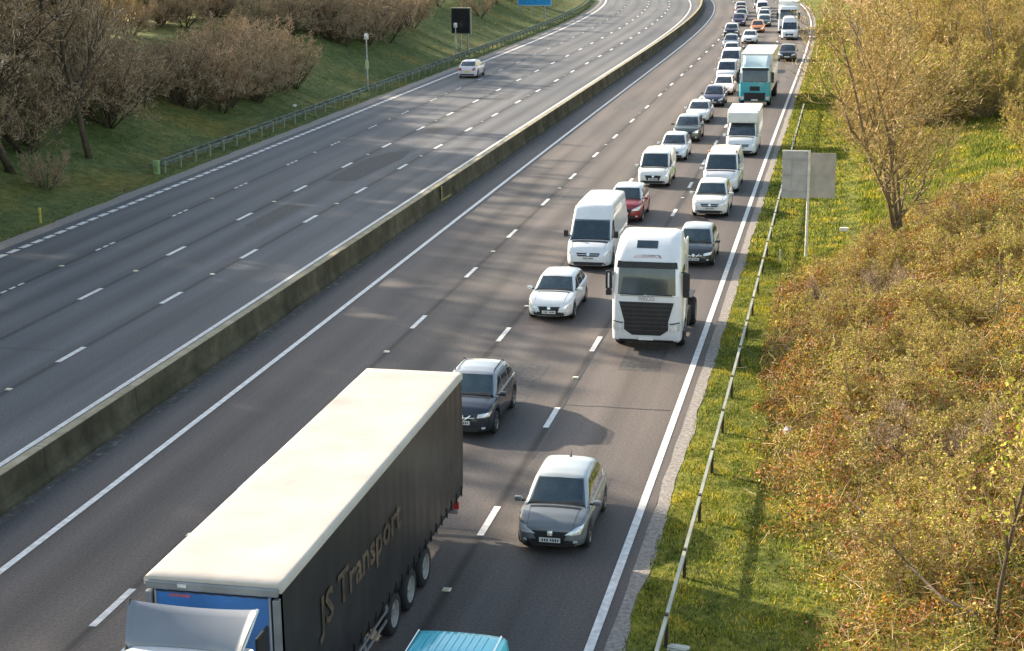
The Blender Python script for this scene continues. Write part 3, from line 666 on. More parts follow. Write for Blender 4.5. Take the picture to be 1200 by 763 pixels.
def tractor(root, paintmat, H=3.8, style='plain', lower=None, deflector=None, glass=None, yb=-2.25):
    """truck cab; nose at y=0"""
    lower = lower or paintmat
    W = 1.24
    lv = [(.38, W - .08, yb, -.06, .2, .04), (.45, W - .02, yb, -.02, .22, .04), (.9, W, yb, 0, .24, .05), (1.5, W, yb, 0, .25, .06), (1.95, W, yb, -.02, .26, .06)]
    up = [(1.95, W, yb, -.02, .26, .06), (2.1, W - .01, yb, -.04, .28, .06), (2.6, W - .03, yb, -.11, .3, .06), (3.05, W - .05, yb, -.2, .32, .08)]
    if H > 3.4: up += [(3.2, W - .06, yb, -.28, .34, .1), (3.45, W - .1, yb, -.5, .36, .14), (H - .14, W - .16, yb, -.82, .36, .18), (H - .04, W - .24, yb + .05, -1.1, .36, .2), (H, W - .36, yb + .14, -1.35, .3, .2)]
    else: up += [(H - .1, W - .1, yb, -.3, .32, .12), (H - .02, W - .2, yb + .05, -.45, .3, .15), (H, W - .3, yb + .12, -.6, .3, .15)]
    lo = stack_shell(lv, lower, 'cab_lower'); uu = stack_shell(up, paintmat, 'cab'); shade_auto(lo); shade_auto(uu)
    obj('cab', uu, root); obj('cab_lower', lo, root)
    bl, bu = bvh_of(lo), bvh_of(uu)
    g = MB(); patch(g, [bl, bu], [(-1.02, 1.98), (1.02, 1.98), (.98, 3.0), (-.98, 3.0)], '-y', 14, 8, .01); obj('windscreen', g.me('windscreen', glass or M_GLASS2, smooth=True), root)
    g = MB(); patch(g, bu, [(-1.05, 2.84), (1.05, 2.84), (1.02, 3.05), (-1.02, 3.05)], '-y', 12, 2, .05); 
    obj('sun_visor', g.me('sun_visor', M_BLACK), root)
    for sgn, ax in ((1, '-x'), (-1, '+x')):
        g = MB(); patch(g, bu, [(-1.35, 2.05), (-.42, 2.02), (-.5, 2.8), (-1.35, 2.85)], ax, 5, 5, .008); obj('side_window', g.me('side_window', M_GLASS), root)
        g = MB(); xx = sgn * (W + .13)
        g.box((xx, -.28, 2.4), (.24, .16, .62), 0, .05); g.box((xx, -.28, 1.98), (.22, .14, .2), 0, .04); g.tube([(sgn * (W - .05), -.3, 2.72), (xx, -.28, 2.7)], .025, 5)
        obj('wing_mirror', g.me('wing_mirror', M_BLACK), root)
        g = MB(); patch(g, bl, [(-1.55, .55), (-.55, .55), (-.55, 1.9), (-1.55, 1.9)], ax, 3, 3, .006)
        dd = MB(); 
        for yy in (-1.5, -.45): patch(dd, [bl, bu], [(yy - .012, .75), (yy + .012, .75), (yy + .012, 2.8), (yy - .012, 2.8)], ax, 1, 6, .006)
        obj('door_seams', dd.me('door_seams', M_BLACK), root)
        g = MB(); g.box((sgn * (W - .1), -1.0, .5), (.3, .7, .34), 0, .03); obj('cab_step', g.me('cab_step', M_BLACK), root)
    if style == 'chevron':
        g = MB(); q = [(-.95, 1.83), (.95, 1.83), (.78, 1.1), (-.78, 1.1)]; patch(g, bl, [(-.78, 1.1), (.78, 1.1), (.97, 1.74), (-.97, 1.74)], '-y', 12, 6, .02)
        patch(g, bl, [(-.5, .62), (.5, .62), (.78, .8), (-.78, .8)], '-y', 8, 3, .02); patch(g, bl, [(-.78, .8), (.78, .8), (.78, 1.1), (-.78, 1.1)], '-y', 10, 3, .02)
        gr = obj('grille', g.me('grille', M_BLACK), root)
        g = MB()
        for i in range(7):
            z = .78 + i * .14; w = .74 + .2 * max(0, (z - 1.1) / .64); patch(g, bl, [(-w, z), (w, z), (w, z + .03), (-w, z + .03)], '-y', 8, 1, .04)
        obj('grille_bars', g.me('grille_bars', simple('grille_bar_black', (.05, .05, .055), .4)), gr)
        for sg in (1, -1):
            g = MB(); patch(g, bl, [(sg * .84, .72), (sg * 1.16, .78), (sg * 1.19, 1.02), (sg * .84, .98)], '-y', 5, 4, .02); obj('headlight', g.me('headlight', M_LAMP, smooth=True), root)
            g = MB(); patch(g, bl, [(sg * .84, 1.0), (sg * 1.17, 1.05), (sg * 1.17, 1.09), (sg * .84, 1.04)], '-y', 5, 1, .022); obj('lamp_brow', g.me('lamp_brow', M_BLACK), root)
    else:
        g = MB(); patch(g, bl, [(-.8, .5), (.8, .5), (.85, 1.1), (-.85, 1.1)], '-y', 8, 4, .02); patch(g, bl, [(-.4, 1.25), (.4, 1.25), (.4, 1.6), (-.4, 1.6)], '-y', 6, 2, .02)
        gr = obj('grille', g.me('grille', M_BLACK), root)
        for sg in (1, -1):
            g = MB(); patch(g, bl, [(sg * .88, .55), (sg * 1.16, .55), (sg * 1.18, .8), (sg * .88, .8)], '-y', 4, 4, .02); obj('headlight', g.me('headlight', M_LAMP, smooth=True), root)
    g = MB(); g.box((0, .03, .52), (.52, .02, .12)); obj('number_plate', g.me('number_plate', M_PLATE), root)
    g = MB()
    for z in (1.93, 1.03): patch(g, bl, [(-1.1, z), (1.1, z), (1.1, z + .014), (-1.1, z + .014)], '-y', 12, 1, .006)
    obj('panel_gaps', g.me('panel_gaps', M_BLACK), root)
    g = MB(); patch(g, bl, [(-1.05, .385), (1.05, .385), (1.1, .47), (-1.1, .47)], '-y', 12, 2, .012); obj('bumper_lip', g.me('bumper_lip', M_BLACK), root)
    g = MB(); patch(g, [bl, bu], [(-.9, 1.96), (.0, 1.97), (.0, 2.0), (-.9, 2.0)], '-y', 6, 1, .03); patch(g, [bl, bu], [(.1, 1.96), (.95, 1.97), (.95, 2.0), (.1, 2.0)], '-y', 6, 1, .03); obj('wiper', g.me('wiper', M_BLACK), root)
    return bl, bu

def truck_wheels(root, axles, W=1.25, r=.5, dual=()):
    for ya in axles:
        for sx in (1, -1):
            add_wheel(root, sx * (W - .17), ya, r, .34 if ya not in dual else .52, truck=True)

QG = 'vehicles queuing towards the camera'
# --- 1. articulated lorry, lane 2
M_CREAM = mat_noise('cream_roof_sheet', [(.3, (.46, .42, .375)), (.6, (.545, .50, .45)), (.75, (.58, .54, .49))], .9, rough=.7, bump=.3)
M_CURTAIN = mat_noise('dark_curtain', [(.3, (.027, .027, .030)), (.55, (.042, .040, .040)), (.75, (.065, .058, .05))], .7, rough=.38, bump=.12)
M_CABGREY = paint('cab_silver_white', (.55, .58, .62)); M_DEFL = paint('deflector_grey', (.17, .19, .22))
M_BLUE = simple('blue_bulkhead', (.03, .17, .48), .5, var=.12, scale=1)
M_FRAME = simple('trailer_frame_grey', (.22, .24, .26), .5, .3, var=.15)
T0 = 24.2; TL = 13.4
lor = lorry_root('curtainside_lorry', 'articulated lorry with cream trailer roof, dark curtain side and blue front bulkhead, lettered JS Transport', 'lorry', T0 - 3.15, -10.67)
lor.scale = (.962, 1, .967); lor.rotation_euler[2] += .010
tractor(lor, paint('lorry_cab_paint', (.62, .66, .70)), H=3.55, yb=-2.25)
# roof deflector: swept fairing rising to a concave top edge
V = []; F = []; n = 16
for j in range(7):
    t = j / 6
    for i in range(n + 1):
        u = i / n * 2 - 1; w = 1.02 + .16 * t
        yy = -1.75 - .55 * t ** 1.4 - .10 * (1 - u * u); zz = 3.5 + .56 * t ** .9 + .10 * t * u * u - .02 * (1 - t) * u * u
        V.append((u * w, yy, zz))
for j in range(6):
    for i in range(n): F.append((j * (n + 1) + i, j * (n + 1) + i + 1, (j + 1) * (n + 1) + i + 1, (j + 1) * (n + 1) + i))
b0 = len(V); V += [(x, y_ - .06, z - .03) for x, y_, z in V[:]]
F += [tuple(i + b0 for i in f)[::-1] for f in F[:]]
for i in range(n): F += [(6 * (n + 1) + i, 6 * (n + 1) + i + 1, b0 + 6 * (n + 1) + i + 1, b0 + 6 * (n + 1) + i), (i + 1, i, b0 + i, b0 + i + 1)]
for j in range(6): F += [(j * (n + 1), b0 + j * (n + 1), b0 + (j + 1) * (n + 1), (j + 1) * (n + 1)), (j * (n + 1) + n, (j + 1) * (n + 1) + n, b0 + (j + 1) * (n + 1) + n, b0 + j * (n + 1) + n)]
obj('roof_deflector', mesh('roof_deflector', V, F, M_DEFL, True), lor)
g = MB(); rim = [(-1.02, -1.75, 3.49), (-1.08, -1.95, 3.72), (-1.13, -2.12, 3.92), (-1.18, -2.32, 4.16)]; g.tube(rim, .03, 6); obj('deflector_edge', g.me('deflector_edge', simple('white_edge', (.75, .75, .75), .4)), lor)
for sg in (1,):
    g = MB(); g.tube([(a * -1, b, c) for a, b, c in rim], .035, 6); obj('deflector_edge', g.me('deflector_edge', M_BLACK), lor)
g = MB(); g.tube([(-1.02, -1.74, 3.48), (-.5, -1.83, 3.5), (0, -1.86, 3.5), (.5, -1.83, 3.5), (1.02, -1.74, 3.48)], .03, 6); obj('deflector_seal', g.me('deflector_seal', M_BLACK), lor)
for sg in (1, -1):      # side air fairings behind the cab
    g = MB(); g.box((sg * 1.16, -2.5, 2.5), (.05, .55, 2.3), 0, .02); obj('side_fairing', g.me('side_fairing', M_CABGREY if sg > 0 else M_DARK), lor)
yF = -3.15; yR = yF - TL; ztop = 4.24
# trailer roof sheet with rounded edge and slight sag
V = []; F = []; ny = 40; prof = [(-1.3, ztop - .16), (-1.3, ztop - .05), (-1.27, ztop - .01), (-1.2, ztop)] + [(x, ztop) for x in np.linspace(-1.0, 1.0, 9)] + [(1.2, ztop), (1.27, ztop - .01), (1.3, ztop - .05), (1.3, ztop - .16)]
rg = random.Random(3)
for i in range(ny + 1):
    yy = yF - TL * i / ny
    for x, z in prof:
        d = 0
        if abs(x) < 1.25 and 0 < i < ny: d = .03 * (1 - (x / 1.25) ** 2) * (-.3 + math.sin(i * .83 + .8 * math.sin(i * .31)) * .6) * (1 if i < 14 or i % 3 else .5)
        V.append((x, yy, z + d))
m = len(prof)
for i in range(ny):
    for j in range(m - 1): F.append((i * m + j, i * m + j + 1, (i + 1) * m + j + 1, (i + 1) * m + j))
F.append(tuple(range(m))[::-1]); F.append(tuple(ny * m + j for j in range(m)))
tr = obj('trailer_roof', mesh('trailer_roof', V, F, M_CREAM, True), lor)
for f_ in tr.data.polygons[-2:]: f_.use_smooth = False
# front: frame, corner posts, blue bulkhead
g = MB(); g.box((0, yF + .02, ztop - .14), (2.5, .08, .16), 0, .03); g.box((0, yF + .02, 1.25), (2.5, .08, .2)); obj('front_frame', g.me('front_frame', M_FRAME), lor)
for sg in (1, -1):
    g = MB(); g.box((sg * 1.2, yF, 2.6), (.12, .14, 2.75), 0, .03); obj('corner_post', g.me('corner_post', M_FRAME), lor)
    g = MB(); g.box((sg * 1.08, yF + .01, 2.65), (.035, .05, 2.7)); obj('corner_trim', g.me('corner_trim', M_GALV), lor)
g = MB(); g.box((0, yF - .02, 2.7), (2.2, .06, 2.7)); blk = obj('front_bulkhead', g.me('front_bulkhead', M_BLUE), lor)
g = MB(); g.tube([(-1.05, yF + .03, ztop - .25)] + [(-1.05 + 2.1 * i / 14, yF + .03, ztop - .245 - .012 * (i % 2)) for i in range(1, 14)] + [(1.05, yF + .03, ztop - .25)], .016, 5); obj('lacing', g.me('lacing', M_BLACK), blk)
g = MB(); g.box((.55, yF + .064, ztop - .12), (.16, .012, .06)); obj('marker_lamp', g.me('marker_lamp', M_LAMP), lor)
g = MB(); g.box((.62, yF + .015, ztop - .33), (.4, .012, .06)); obj('sticker', g.me('sticker', simple('faded_red', (.35, .12, .2), .5)), blk)
# curtains: gently rippled
for sg in (1, -1):
    V = []; F = []; nu, nv = 160, 8
    for i in range(nu + 1):
        yy = yF - .1 - (TL - .2) * i / nu; t = i / nu
        for j in range(nv + 1):
            v = j / nv; z = 1.12 + (ztop - .14 - 1.12) * v
            amp = (.004 + .022 * max(0, (t - .72) / .28)) * math.sin(math.pi * v) ** .5
            V.append((sg * (1.275 + amp * math.sin(i * .9 + 1.3 * math.sin(i * .13)) + .012 * math.sin(i * .12 + 1) * math.sin(math.pi * v)), yy, z))
    for i in range(nu):
        for j in range(nv):
            f = (i * (nv + 1) + j, i * (nv + 1) + j + 1, (i + 1) * (nv + 1) + j + 1, (i + 1) * (nv + 1) + j); F.append(f if sg < 0 else f[::-1])
    cu = obj('side_curtain', mesh('side_curtain', V, F, M_CURTAIN, True), lor)
    if sg < 0:   # local -x is the +off side of the road (vehicle faces the camera)
        M_GOLD = simple('gold_lettering', (.10, .072, .05), .6, var=.5, scale=2)
        me = text_mesh('JS Transport', .95, M_GOLD, 'lettering')
        w_ = max(v.co.x for v in me.vertices); o = obj('lettering', me, cu); o.matrix_parent_inverse = Matrix()
        # text x -> local -y (towards the rear), text y -> z, facing local -x
        MM = Matrix(((0, 0, -1, -1.297), (-5.5 / w_, 0, 0, yF - 2.0), (0, 1.0, 0, 2.42), (0, 0, 0, 1))); me.transform(MM)
    g = MB()
    for k in range(26):
        yy = yF - .4 - k * .51; g.box((sg * 1.285, yy, 1.1), (.03, .045, .26))
    obj('curtain_straps', g.me('curtain_straps', M_BLACK), cu)
g = MB(); g.box((0, (yF + yR) / 2, 1.06), (2.5, TL - .05, .14)); g.box((.45, (yF + yR) / 2 - .5, .82), (.12, TL - 1.5, .35)); g.box((-.45, (yF + yR) / 2 - .5, .82), (.12, TL - 1.5, .35)); obj('chassis', g.me('chassis', M_DARK), lor)
g = MB(); g.box((0, yR - .0, 2.6), (2.5, .06, 3.0)); g.box((0, yR - .04, 2.6), (.05, .03, 2.9), 1); obj('rear_doors', g.me('rear_doors', M_FRAME, M_BLACK), lor)
for sg in (1, -1):
    g = MB(); 
    for z in (.55, .78): g.box((sg * 1.2, yF - 5.1, z), (.03, 3.9, .07))
    for yy in (-3.6, -5.0, -6.6): g.box((sg * 1.17, yF + yy, .8), (.04, .06, .55))
    obj('side_guard', g.me('side_guard', M_GALV), lor)
    g = MB(); g.box((sg * .95, yF - 2.6, .55), (.14, .14, .95)); g.box((sg * .95, yF - 2.6, .1), (.3, .3, .04)); obj('landing_leg', g.me('landing_leg', M_GALV), lor)
    g = MB(); g.box((sg * 1.05, yR + .25, .72), (.32, .08, .22), 0, .02); o = obj('tail_light', g.me('tail_light', M_RED), lor)
    g = MB()
    for ya in (-7.0, -8.33, -9.66): g.box((sg * 1.08, yF + ya, 1.0), (.36, 1.1, .03))
    obj('mudguard', g.me('mudguard', M_BLACK), lor)
g = MB(); g.box((0, yR + .12, .5), (2.3, .1, .14), 0, .02); obj('rear_bumper', g.me('rear_bumper', M_GALV), lor)
tail = MB()
truck_wheels(lor, [-1.35, yF - 7.0, yF - 8.33, yF - 9.66]); truck_wheels(lor, [-3.15 - 1.0], r=.5, dual=(-4.15,))
g = MB(); g.box((.42, -3.4, .85), (.1, 5.2, .24)); g.box((-.42, -3.4, .85), (.1, 5.2, .24)); g.box((0, -3.4, 1.02), (.9, .9, .1)); obj('tractor_chassis', g.me('tractor_chassis', M_DARK), lor)

# --- 6. white tractor unit, lane 1
tw = lorry_root('white_truck', 'white high-roofed truck cab with a big black chevron grille, in the lane by the verge', 'truck', 55.3, -7.1, QG); tw.scale = (1.0, 1.0, 1.07)
M_WHITE_TRUCK = paint('white_truck_paint', (.78, .79, .80))
bl, bu = tractor(tw, M_WHITE_TRUCK, H=3.86, style='chevron')
g = MB(); patch(g, bu, [(-.32, 3.45), (.42, 3.45), (.42, 3.66), (-.32, 3.66)], '-y', 6, 4, .012); obj('roof_window', g.me('roof_window', M_GLASS2), tw)
me = text_mesh('IVECO', .2, simple('chrome_letters', (.35, .3, .32), .3, .4), 'lettering'); w_ = max(v.co.x for v in me.vertices)
me.transform(Matrix(((-1, 0, 0, w_ / 2), (0, 0, 1, .02), (0, 1, 0, 1.79), (0, 0, 0, 1)))); obj('lettering', me, tw)
g = MB(); patch(g, bu, [(-.5, 3.17), (.5, 3.17), (.42, 3.26), (-.42, 3.26)], '-y', 10, 2, .012); obj('roof_emblem', g.me('roof_emblem', simple('grey_pink_mark', (.5, .42, .43), .4, var=.5, scale=9)), tw)
g = MB(); g.box((1.37, -.185, 2.4), (.05, .02, .5)); obj('mirror_shell', g.me('mirror_shell', M_WHITE_TRUCK), tw)
g = MB(); g.box((-1.3, -.55, 2.0), (.1, .14, .2), 0, .03); obj('marker_lamp', g.me('marker_lamp', M_AMBER), tw)
for sg in (1, -1):
    g = MB(); g.box((sg * 1.17, -2.45, 2.2), (.05, .5, 2.6), 0, .02); obj('side_fairing', g.me('side_fairing', M_WHITE_TRUCK), tw)
g = MB(); g.box((.42, -3.6, .85), (.1, 4.6, .26)); g.box((-.42, -3.6, .85), (.1, 4.6, .26)); g.box((0, -4.2, 1.05), (.95, .95, .1)); g.box((1.0, -3.0, .65), (.5, 1.1, .55), 0, .06); g.box((-1.0, -3.0, .65), (.5, 1.1, .55), 0, .06); obj('chassis', g.me('chassis', M_DARK), tw)
for sg in (1, -1):
    g = MB(); g.box((sg * .98, -4.5, 1.1), (.55, 1.3, .05), 0, .02); obj('mudguard', g.me('mudguard', M_BLACK), tw)
truck_wheels(tw, [-1.4]); truck_wheels(tw, [-4.5], dual=(-4.5,))

# --- 19. turquoise lorry with white box
tq = lorry_root('box_lorry', 'white box lorry with a turquoise cab front, high above the cars around it', 'lorry', 131.8, -7.75, QG)
M_TURQ = paint('turquoise_paint', (.05, .42, .50)); M_WBOX = paint('white_box_paint', (.80, .80, .78))
bl, bu = tractor(tq, paint('pale_turquoise_roof', (.5, .68, .7)), H=3.1, lower=M_TURQ, yb=-1.9)
V = []; F = []
for j in range(5):
    t = j / 4
    for i in range(9):
        u = i / 8 * 2 - 1; V.append((u * (1.0 + .1 * t), -.55 - 1.1 * t ** 1.2 - .12 * (1 - u * u), 3.05 + .85 * t ** .8))
for j in range(4):
    for i in range(8): F.append((j * 9 + i, j * 9 + i + 1, j * 9 + i + 10, j * 9 + i + 9))
V += [(-1.0, -1.9, 3.05), (1.0, -1.9, 3.05)]; F += [tuple([45] + [j * 9 for j in range(5)]), tuple([46] + [j * 9 + 8 for j in range(4, -1, -1)])]
obj('roof_deflector', mesh('roof_deflector', V, F, paint('deflector_white', (.62, .76, .78)), True), tq)
g = MB(); g.box((0, -6.6, 2.55), (2.55, 9.0, 3.0), 0, .06); obj('box_body', g.me('box_body', M_WBOX), tq)
g = MB(); g.box((.42, -6.0, .85), (.1, 10, .24)); g.box((-.42, -6.0, .85), (.1, 10, .24)); g.box((0, -6.6, .98), (2.4, 8.8, .12)); obj('chassis', g.me('chassis', M_DARK), tq)
truck_wheels(tq, [-1.35]); truck_wheels(tq, [-8.2, -9.5], dual=(-8.2, -9.5))
g = MB()
for sg in (1, -1):
    g.box((sg * 1.1, -11.05, .9), (.3, .06, .3), 0, .02)
obj('rear_lamps', g.me('rear_lamps', M_RED), tq)
# --- lorry at the top of the frame
t2 = lorry_root('box_lorry', 'farthest white lorry, directly behind a white van, cut by the top of the photo', 'lorry', 212.5, -8.15, QG)
tractor(t2, paint('far_lorry_paint', (.78, .82, .84)), H=3.5, yb=-1.9)
g = MB(); g.box((0, -6.6, 2.55), (2.55, 9.0, 3.0), 0, .06); obj('box_body', g.me('box_body', M_WBOX), t2)
g = MB(); g.box((0, -6.0, .9), (1.0, 10, .3)); obj('chassis', g.me('chassis', M_DARK), t2)
truck_wheels(t2, [-1.35, -8.2])

def place(kind, s_front): return s_front + kind['L'] / 2
def veh(kind, name, label, cat, sf, off, col, **kw):
    if kw.get('scale'):
        f = kw.pop('scale'); kind = dict(kind); kind.update(L=kind['L'] * f[0], W=kind['W'] * f[1])
    return make_vehicle(kind, name, label, cat, place(kind, sf), off, col, group=kw.pop('group', QG), **kw)
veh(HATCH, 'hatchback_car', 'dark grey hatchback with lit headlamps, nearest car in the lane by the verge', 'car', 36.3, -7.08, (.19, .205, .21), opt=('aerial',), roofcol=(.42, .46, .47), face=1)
veh(SUV, 'crossover_car', 'dark navy crossover with roof rails just behind the dark curtain-sided lorry', 'car', 44.7, -11.3, (.018, .024, .036), opt=('rails',), roofcol=(.27, .30, .33), face=2)  # paler roof colour paints in the sky reflected there
veh(SALOON, 'saloon_car', 'silver saloon just in front of the white high-roof van', 'car', 59.2, -11.3, (.66, .7, .71))
veh(VAN, 'panel_van', 'white high-roof panel van beside the white truck cab', 'van', 68.5, -11.25, (.78, .80, .81), opt=(), face=0)
veh(SUV, 'estate_car', 'dark red car with a white roof half hidden behind the high-roof van', 'car', 79.9, -11.25, (.3, .03, .03), roofcol=(.7, .72, .75))
veh(HATCH, 'hatchback_car', 'black hatchback with silver roof half hidden behind the white truck cab', 'car', 69.9, -6.8, (.03, .04, .045), roofcol=(.4, .46, .48))
veh(SUV, 'crossover_car', 'white crossover with black grille in the verge lane, two lengths behind the truck cab', 'car', 82.0, -7.1, (.78, .78, .75))
VAN_S = dict(VAN); VAN_S.update(L=5.2, H=2.05, W=2.0, belt=1.2)
veh(VAN_S, 'works_van', 'low white works van with amber beacons and a wide windscreen behind the white crossover', 'van', 89.6, -7.15, (.76, .77, .78), opt=('beacon', 'hivis'))
veh(MPV, 'small_van', 'small white van with lime side stripe in the middle lane, third behind the silver saloon', 'van', 91.0, -11.05, (.78, .80, .74), opt=('hivis',))
veh(HATCH, 'hatchback_car', 'white hatchback directly behind the small white van with the lime stripe', 'car', 101.3, -11.05, (.78, .80, .82))
veh(SUV, 'crossover_car', 'dark grey-green crossover between two white cars in the middle lane', 'car', 109.9, -11.05, (.07, .1, .095), roofcol=(.35, .42, .42))
veh(SALOON, 'saloon_car', 'white saloon right behind the grey-green crossover', 'car', 120.3, -11.25, (.78, .8, .8))
veh(HATCH, 'hatchback_car', 'dark blue-violet hatchback left of the turquoise lorry', 'car', 131.0, -11.0, (.1, .1, .16))
veh(HATCH, 'hatchback_car', 'white hatchback with pinkish bonnet close behind the dark violet hatchback', 'car', 139.5, -10.9, (.74, .7, .72), detail=1)
# luton van
lut = veh(VAN_S, 'luton_van', 'white box van with a tall box over its cab, in front of the turquoise lorry', 'van', 103.8, -6.95, (.76, .78, .78), scale=(1.15, 1.0))
g = MB(); g.box((0, -1.2, 1.76), (2.05, 4.2, 1.9), 0, .07); g.box((0, 1.2, 2.32), (1.95, .9, .7), 0, .12); obj('box_body', g.me('box_body', M_WBOX), lut)
veh(MPV, 'small_van', 'white van immediately left of the back end of the turquoise lorry box', 'van', 150.5, -11.5, (.76, .78, .78), detail=1)
veh(VAN_S, 'panel_van', 'second white van left of the lorry box, one place farther back', 'van', 160.5, -11.9, (.78, .8, .8), detail=1)
veh(HATCH, 'hatchback_car', 'pinkish white hatchback behind the last white van of the middle lane', 'car', 176.5, -13.0, (.74, .72, .73), detail=1)
veh(SUV, 'crossover_car', 'dark car partly hidden behind the right rear edge of the turquoise lorry', 'car', 172.8, -6.9, (.04, .035, .035), detail=1)
veh(VAN, 'panel_van', 'white van with a black grille ahead of the farthest white lorry', 'van', 202.5, -7.7, (.78, .8, .82), detail=1)
veh(HATCH, 'hatchback_car', 'orange hatchback in the distant middle lane', 'car', 214.5, -12.1, (.62, .22, .06), detail=1)
veh(SUV, 'crossover_car', 'dark navy crossover with a white roof, leftmost vehicle of the distant queue', 'car', 206.5, -15.0, (.02, .025, .04), roofcol=(.7, .72, .75), detail=1)
veh(SALOON, 'saloon_car', 'dark green saloon behind the orange hatchback', 'car', 226.0, -11.6, (.05, .09, .06), detail=1)
veh(SUV, 'crossover_car', 'white crossover behind the dark green saloon', 'car', 237.0, -11.9, (.74, .78, .76), detail=1)
veh(SUV, 'crossover_car', 'purple-black crossover behind the leftmost white-roofed car', 'car', 227.0, -15.1, (.09, .05, .11), detail=1)
veh(HATCH, 'hatchback_car', 'grey hatchback near the top edge beyond the purple-black crossover', 'car', 240.0, -15.2, (.25, .27, .3), detail=1)
veh(SUV, 'crossover_car', 'silver crossover at the top edge, last of the third lane', 'car', 258.0, -15.6, (.5, .52, .54), detail=1)
veh(MPV, 'small_van', 'tiny white van at the top edge in the middle lane', 'van', 254.0, -12.3, (.76, .77, .78), detail=1)
veh(SALOON, 'saloon_car', 'tiny black saloon at the top edge beside the far lorry', 'car', 270.0, -12.6, (.03, .03, .04), detail=1)
veh(HATCH, 'hatchback_car', 'blue-grey hatchback squeezed between the white vans and the leftmost distant vehicles', 'car', 188.5, -13.9, (.2, .24, .3), detail=1)
veh(SALOON, 'saloon_car', 'white saloon ahead of the orange hatchback in the distance', 'car', 196.0, -12.2, (.74, .76, .76), detail=1)
veh(HATCH, 'hatchback_car', 'maroon hatchback in the distant third lane behind the dark saloons', 'car', 248.5, -15.5, (.25, .05, .06), detail=1)
veh(SALOON, 'saloon_car', 'beige saloon between distant middle-lane cars near the top edge', 'car', 246.0, -11.9, (.5, .46, .38), detail=1)
veh(SUV, 'crossover_car', 'white crossover at the very top beside the farthest lorry', 'car', 262.5, -12.3, (.74, .76, .78), detail=1)
# bottom edge cyan van
veh(MPV, 'small_van', 'bright cyan van with ribbed roof cut off by the bottom edge of the photo', 'van', 23.5, -7.2, (.03, .55, .68), opt=('ribs', 'rails', 'chromerail'), roofcol=(.05, .66, .80), scale=(1.0, 1.12))
# estate driving away on the far carriageway
veh(SUV, 'estate_car', 'white estate car driving away alone on the empty left carriageway', 'car', 151.6, -36.1, (.74, .68, .70), group=None, heading=-1, rear=True, opt=('rails',))

# ---------------------------------------------------------------- signs, posts, small things
M_SIGNBACK = simple('grey_sign_back', (.42, .43, .45), .5, .3, var=.12, scale=2)
M_SIGNBACK2 = simple('brownish_sign_back', (.41, .40, .38), .6, .1, var=.12, scale=2)
g_ = float(ground(73.8, -2.1))
sg = empty('road_sign', P(73.0, -2.0, g_), 0, label='back of a large grey road sign on one tall post beside the crash barrier', category='road sign')
g = MB(); g.box((-.58, 0, 3.7), (1.2, .04, 2.1), 0, .01); pn = obj('panel', g.me('panel', M_SIGNBACK), sg)
g = MB()
for z in (3.0, 3.7, 4.4): g.box((-.58, -.04, z), (1.15, .05, .06))
g.box((-.75, -.035, 3.7), (.03, .03, 2.0)); obj('bracing', g.me('bracing', M_GALV), pn)
g = MB(); g.box((.62, .03, 3.7), (1.1, .04, 2.0), 0, .01); obj('panel', g.me('panel', M_SIGNBACK2), sg, label='darker brownish half of the sign back')
g = MB(); g.tube([(0, -.07, -.3), (0, -.07, 4.75)], .06, 8); obj('post', g.me('post', M_WHITEPOLE), sg)
g = MB(); g.box((-.58, 0, 4.78), (1.25, .08, .05)); obj('top_rail', g.me('top_rail', M_WHITEPOLE), sg)
def marker(name, s, off, h, mats, label, cat, cap=None, r=.04):
    z = float(ground(s, off)); o = empty(name, P(s, off, z), 0, label=label, category=cat)
    g = MB(); g.box((0, 0, h / 2), (r * 2, r * 1.4, h), 0, .01); obj('post', g.me('post', mats[0]), o)
    if cap:
        g = MB(); g.box((0, -.01, h), cap, 0, .015); obj('cap', g.me('cap', mats[1]), o)
    return o
marker('marker_post', 74.2, -.35, 1.0, (M_YELLOW, M_WHITEPOLE), 'short marker post with a white square cap at the edge of the brambles', 'post', (.4, .2, .16), .06)
marker('marker_post', 70.6, -2.55, .85, (M_YELLOW, M_WHITEPOLE), 'thin yellowish stake in the grass below the grey sign', 'post', None, .04)
marker('marker_post', 71.5, -3.1, .6, (M_WHITEPOLE, M_WHITEPOLE), 'thin pale stake next to the crash barrier below the grey sign', 'post', None, .035)
marker('marker_post', 75.3, -40.6, .75, (M_YELLOW, M_YELLOW), 'yellow marker post alone in the grass at the far left', 'post', (.14, .1, .1), .05)
def tall_pole(s, off, h, label, band=False):
    z = float(ground(s, off)); o = empty('camera_pole', P(s, off, z), 0, label=label, category='pole')
    g = MB(); g.tube([(0, 0, -.3), (0, 0, h - .5)], [.09, .06], 8); obj('pole', g.me('pole', M_GALV), o)
    g = MB(); g.box((0, 0, h - .25), (.34, .3, .5), 0, .06); g.box((0, -.2, h - .2), (.2, .25, .2), 0, .04); obj('camera_head', g.me('camera_head', M_WHITEPOLE), o)
    if band:
        g = MB(); g.box((0, -.02, h * .45), (.26, .2, .7), 0, .02); obj('control_box', g.me('control_box', simple('pale_lime_box', (.5, .55, .3), .5)), o)
    return o
tall_pole(139.5, -42.3, 4.9, 'tall thin pole with a white head behind the left crash barrier', True)
tall_pole(174.5, -42.7, 3.5, 'shorter white topped pole in front of the dark display board', True)
z = float(ground(175, -42.3)); v = empty('display_board', P(175.5, -42.3, z), R(-6), label='dark unlit message board on two legs beside the left crash barrier', category='display board')
g = MB(); g.box((0, 0, 3.75), (2.2, .25, 2.7), 0, .04); pn = obj('board', g.me('board', simple('board_black', (.03, .033, .04), .5)), v)
g = MB(); g.box((0, -.13, 3.75), (2.0, .03, 2.5)); obj('screen', g.me('screen', simple('screen_dark', (.02, .02, .024), .25)), pn)
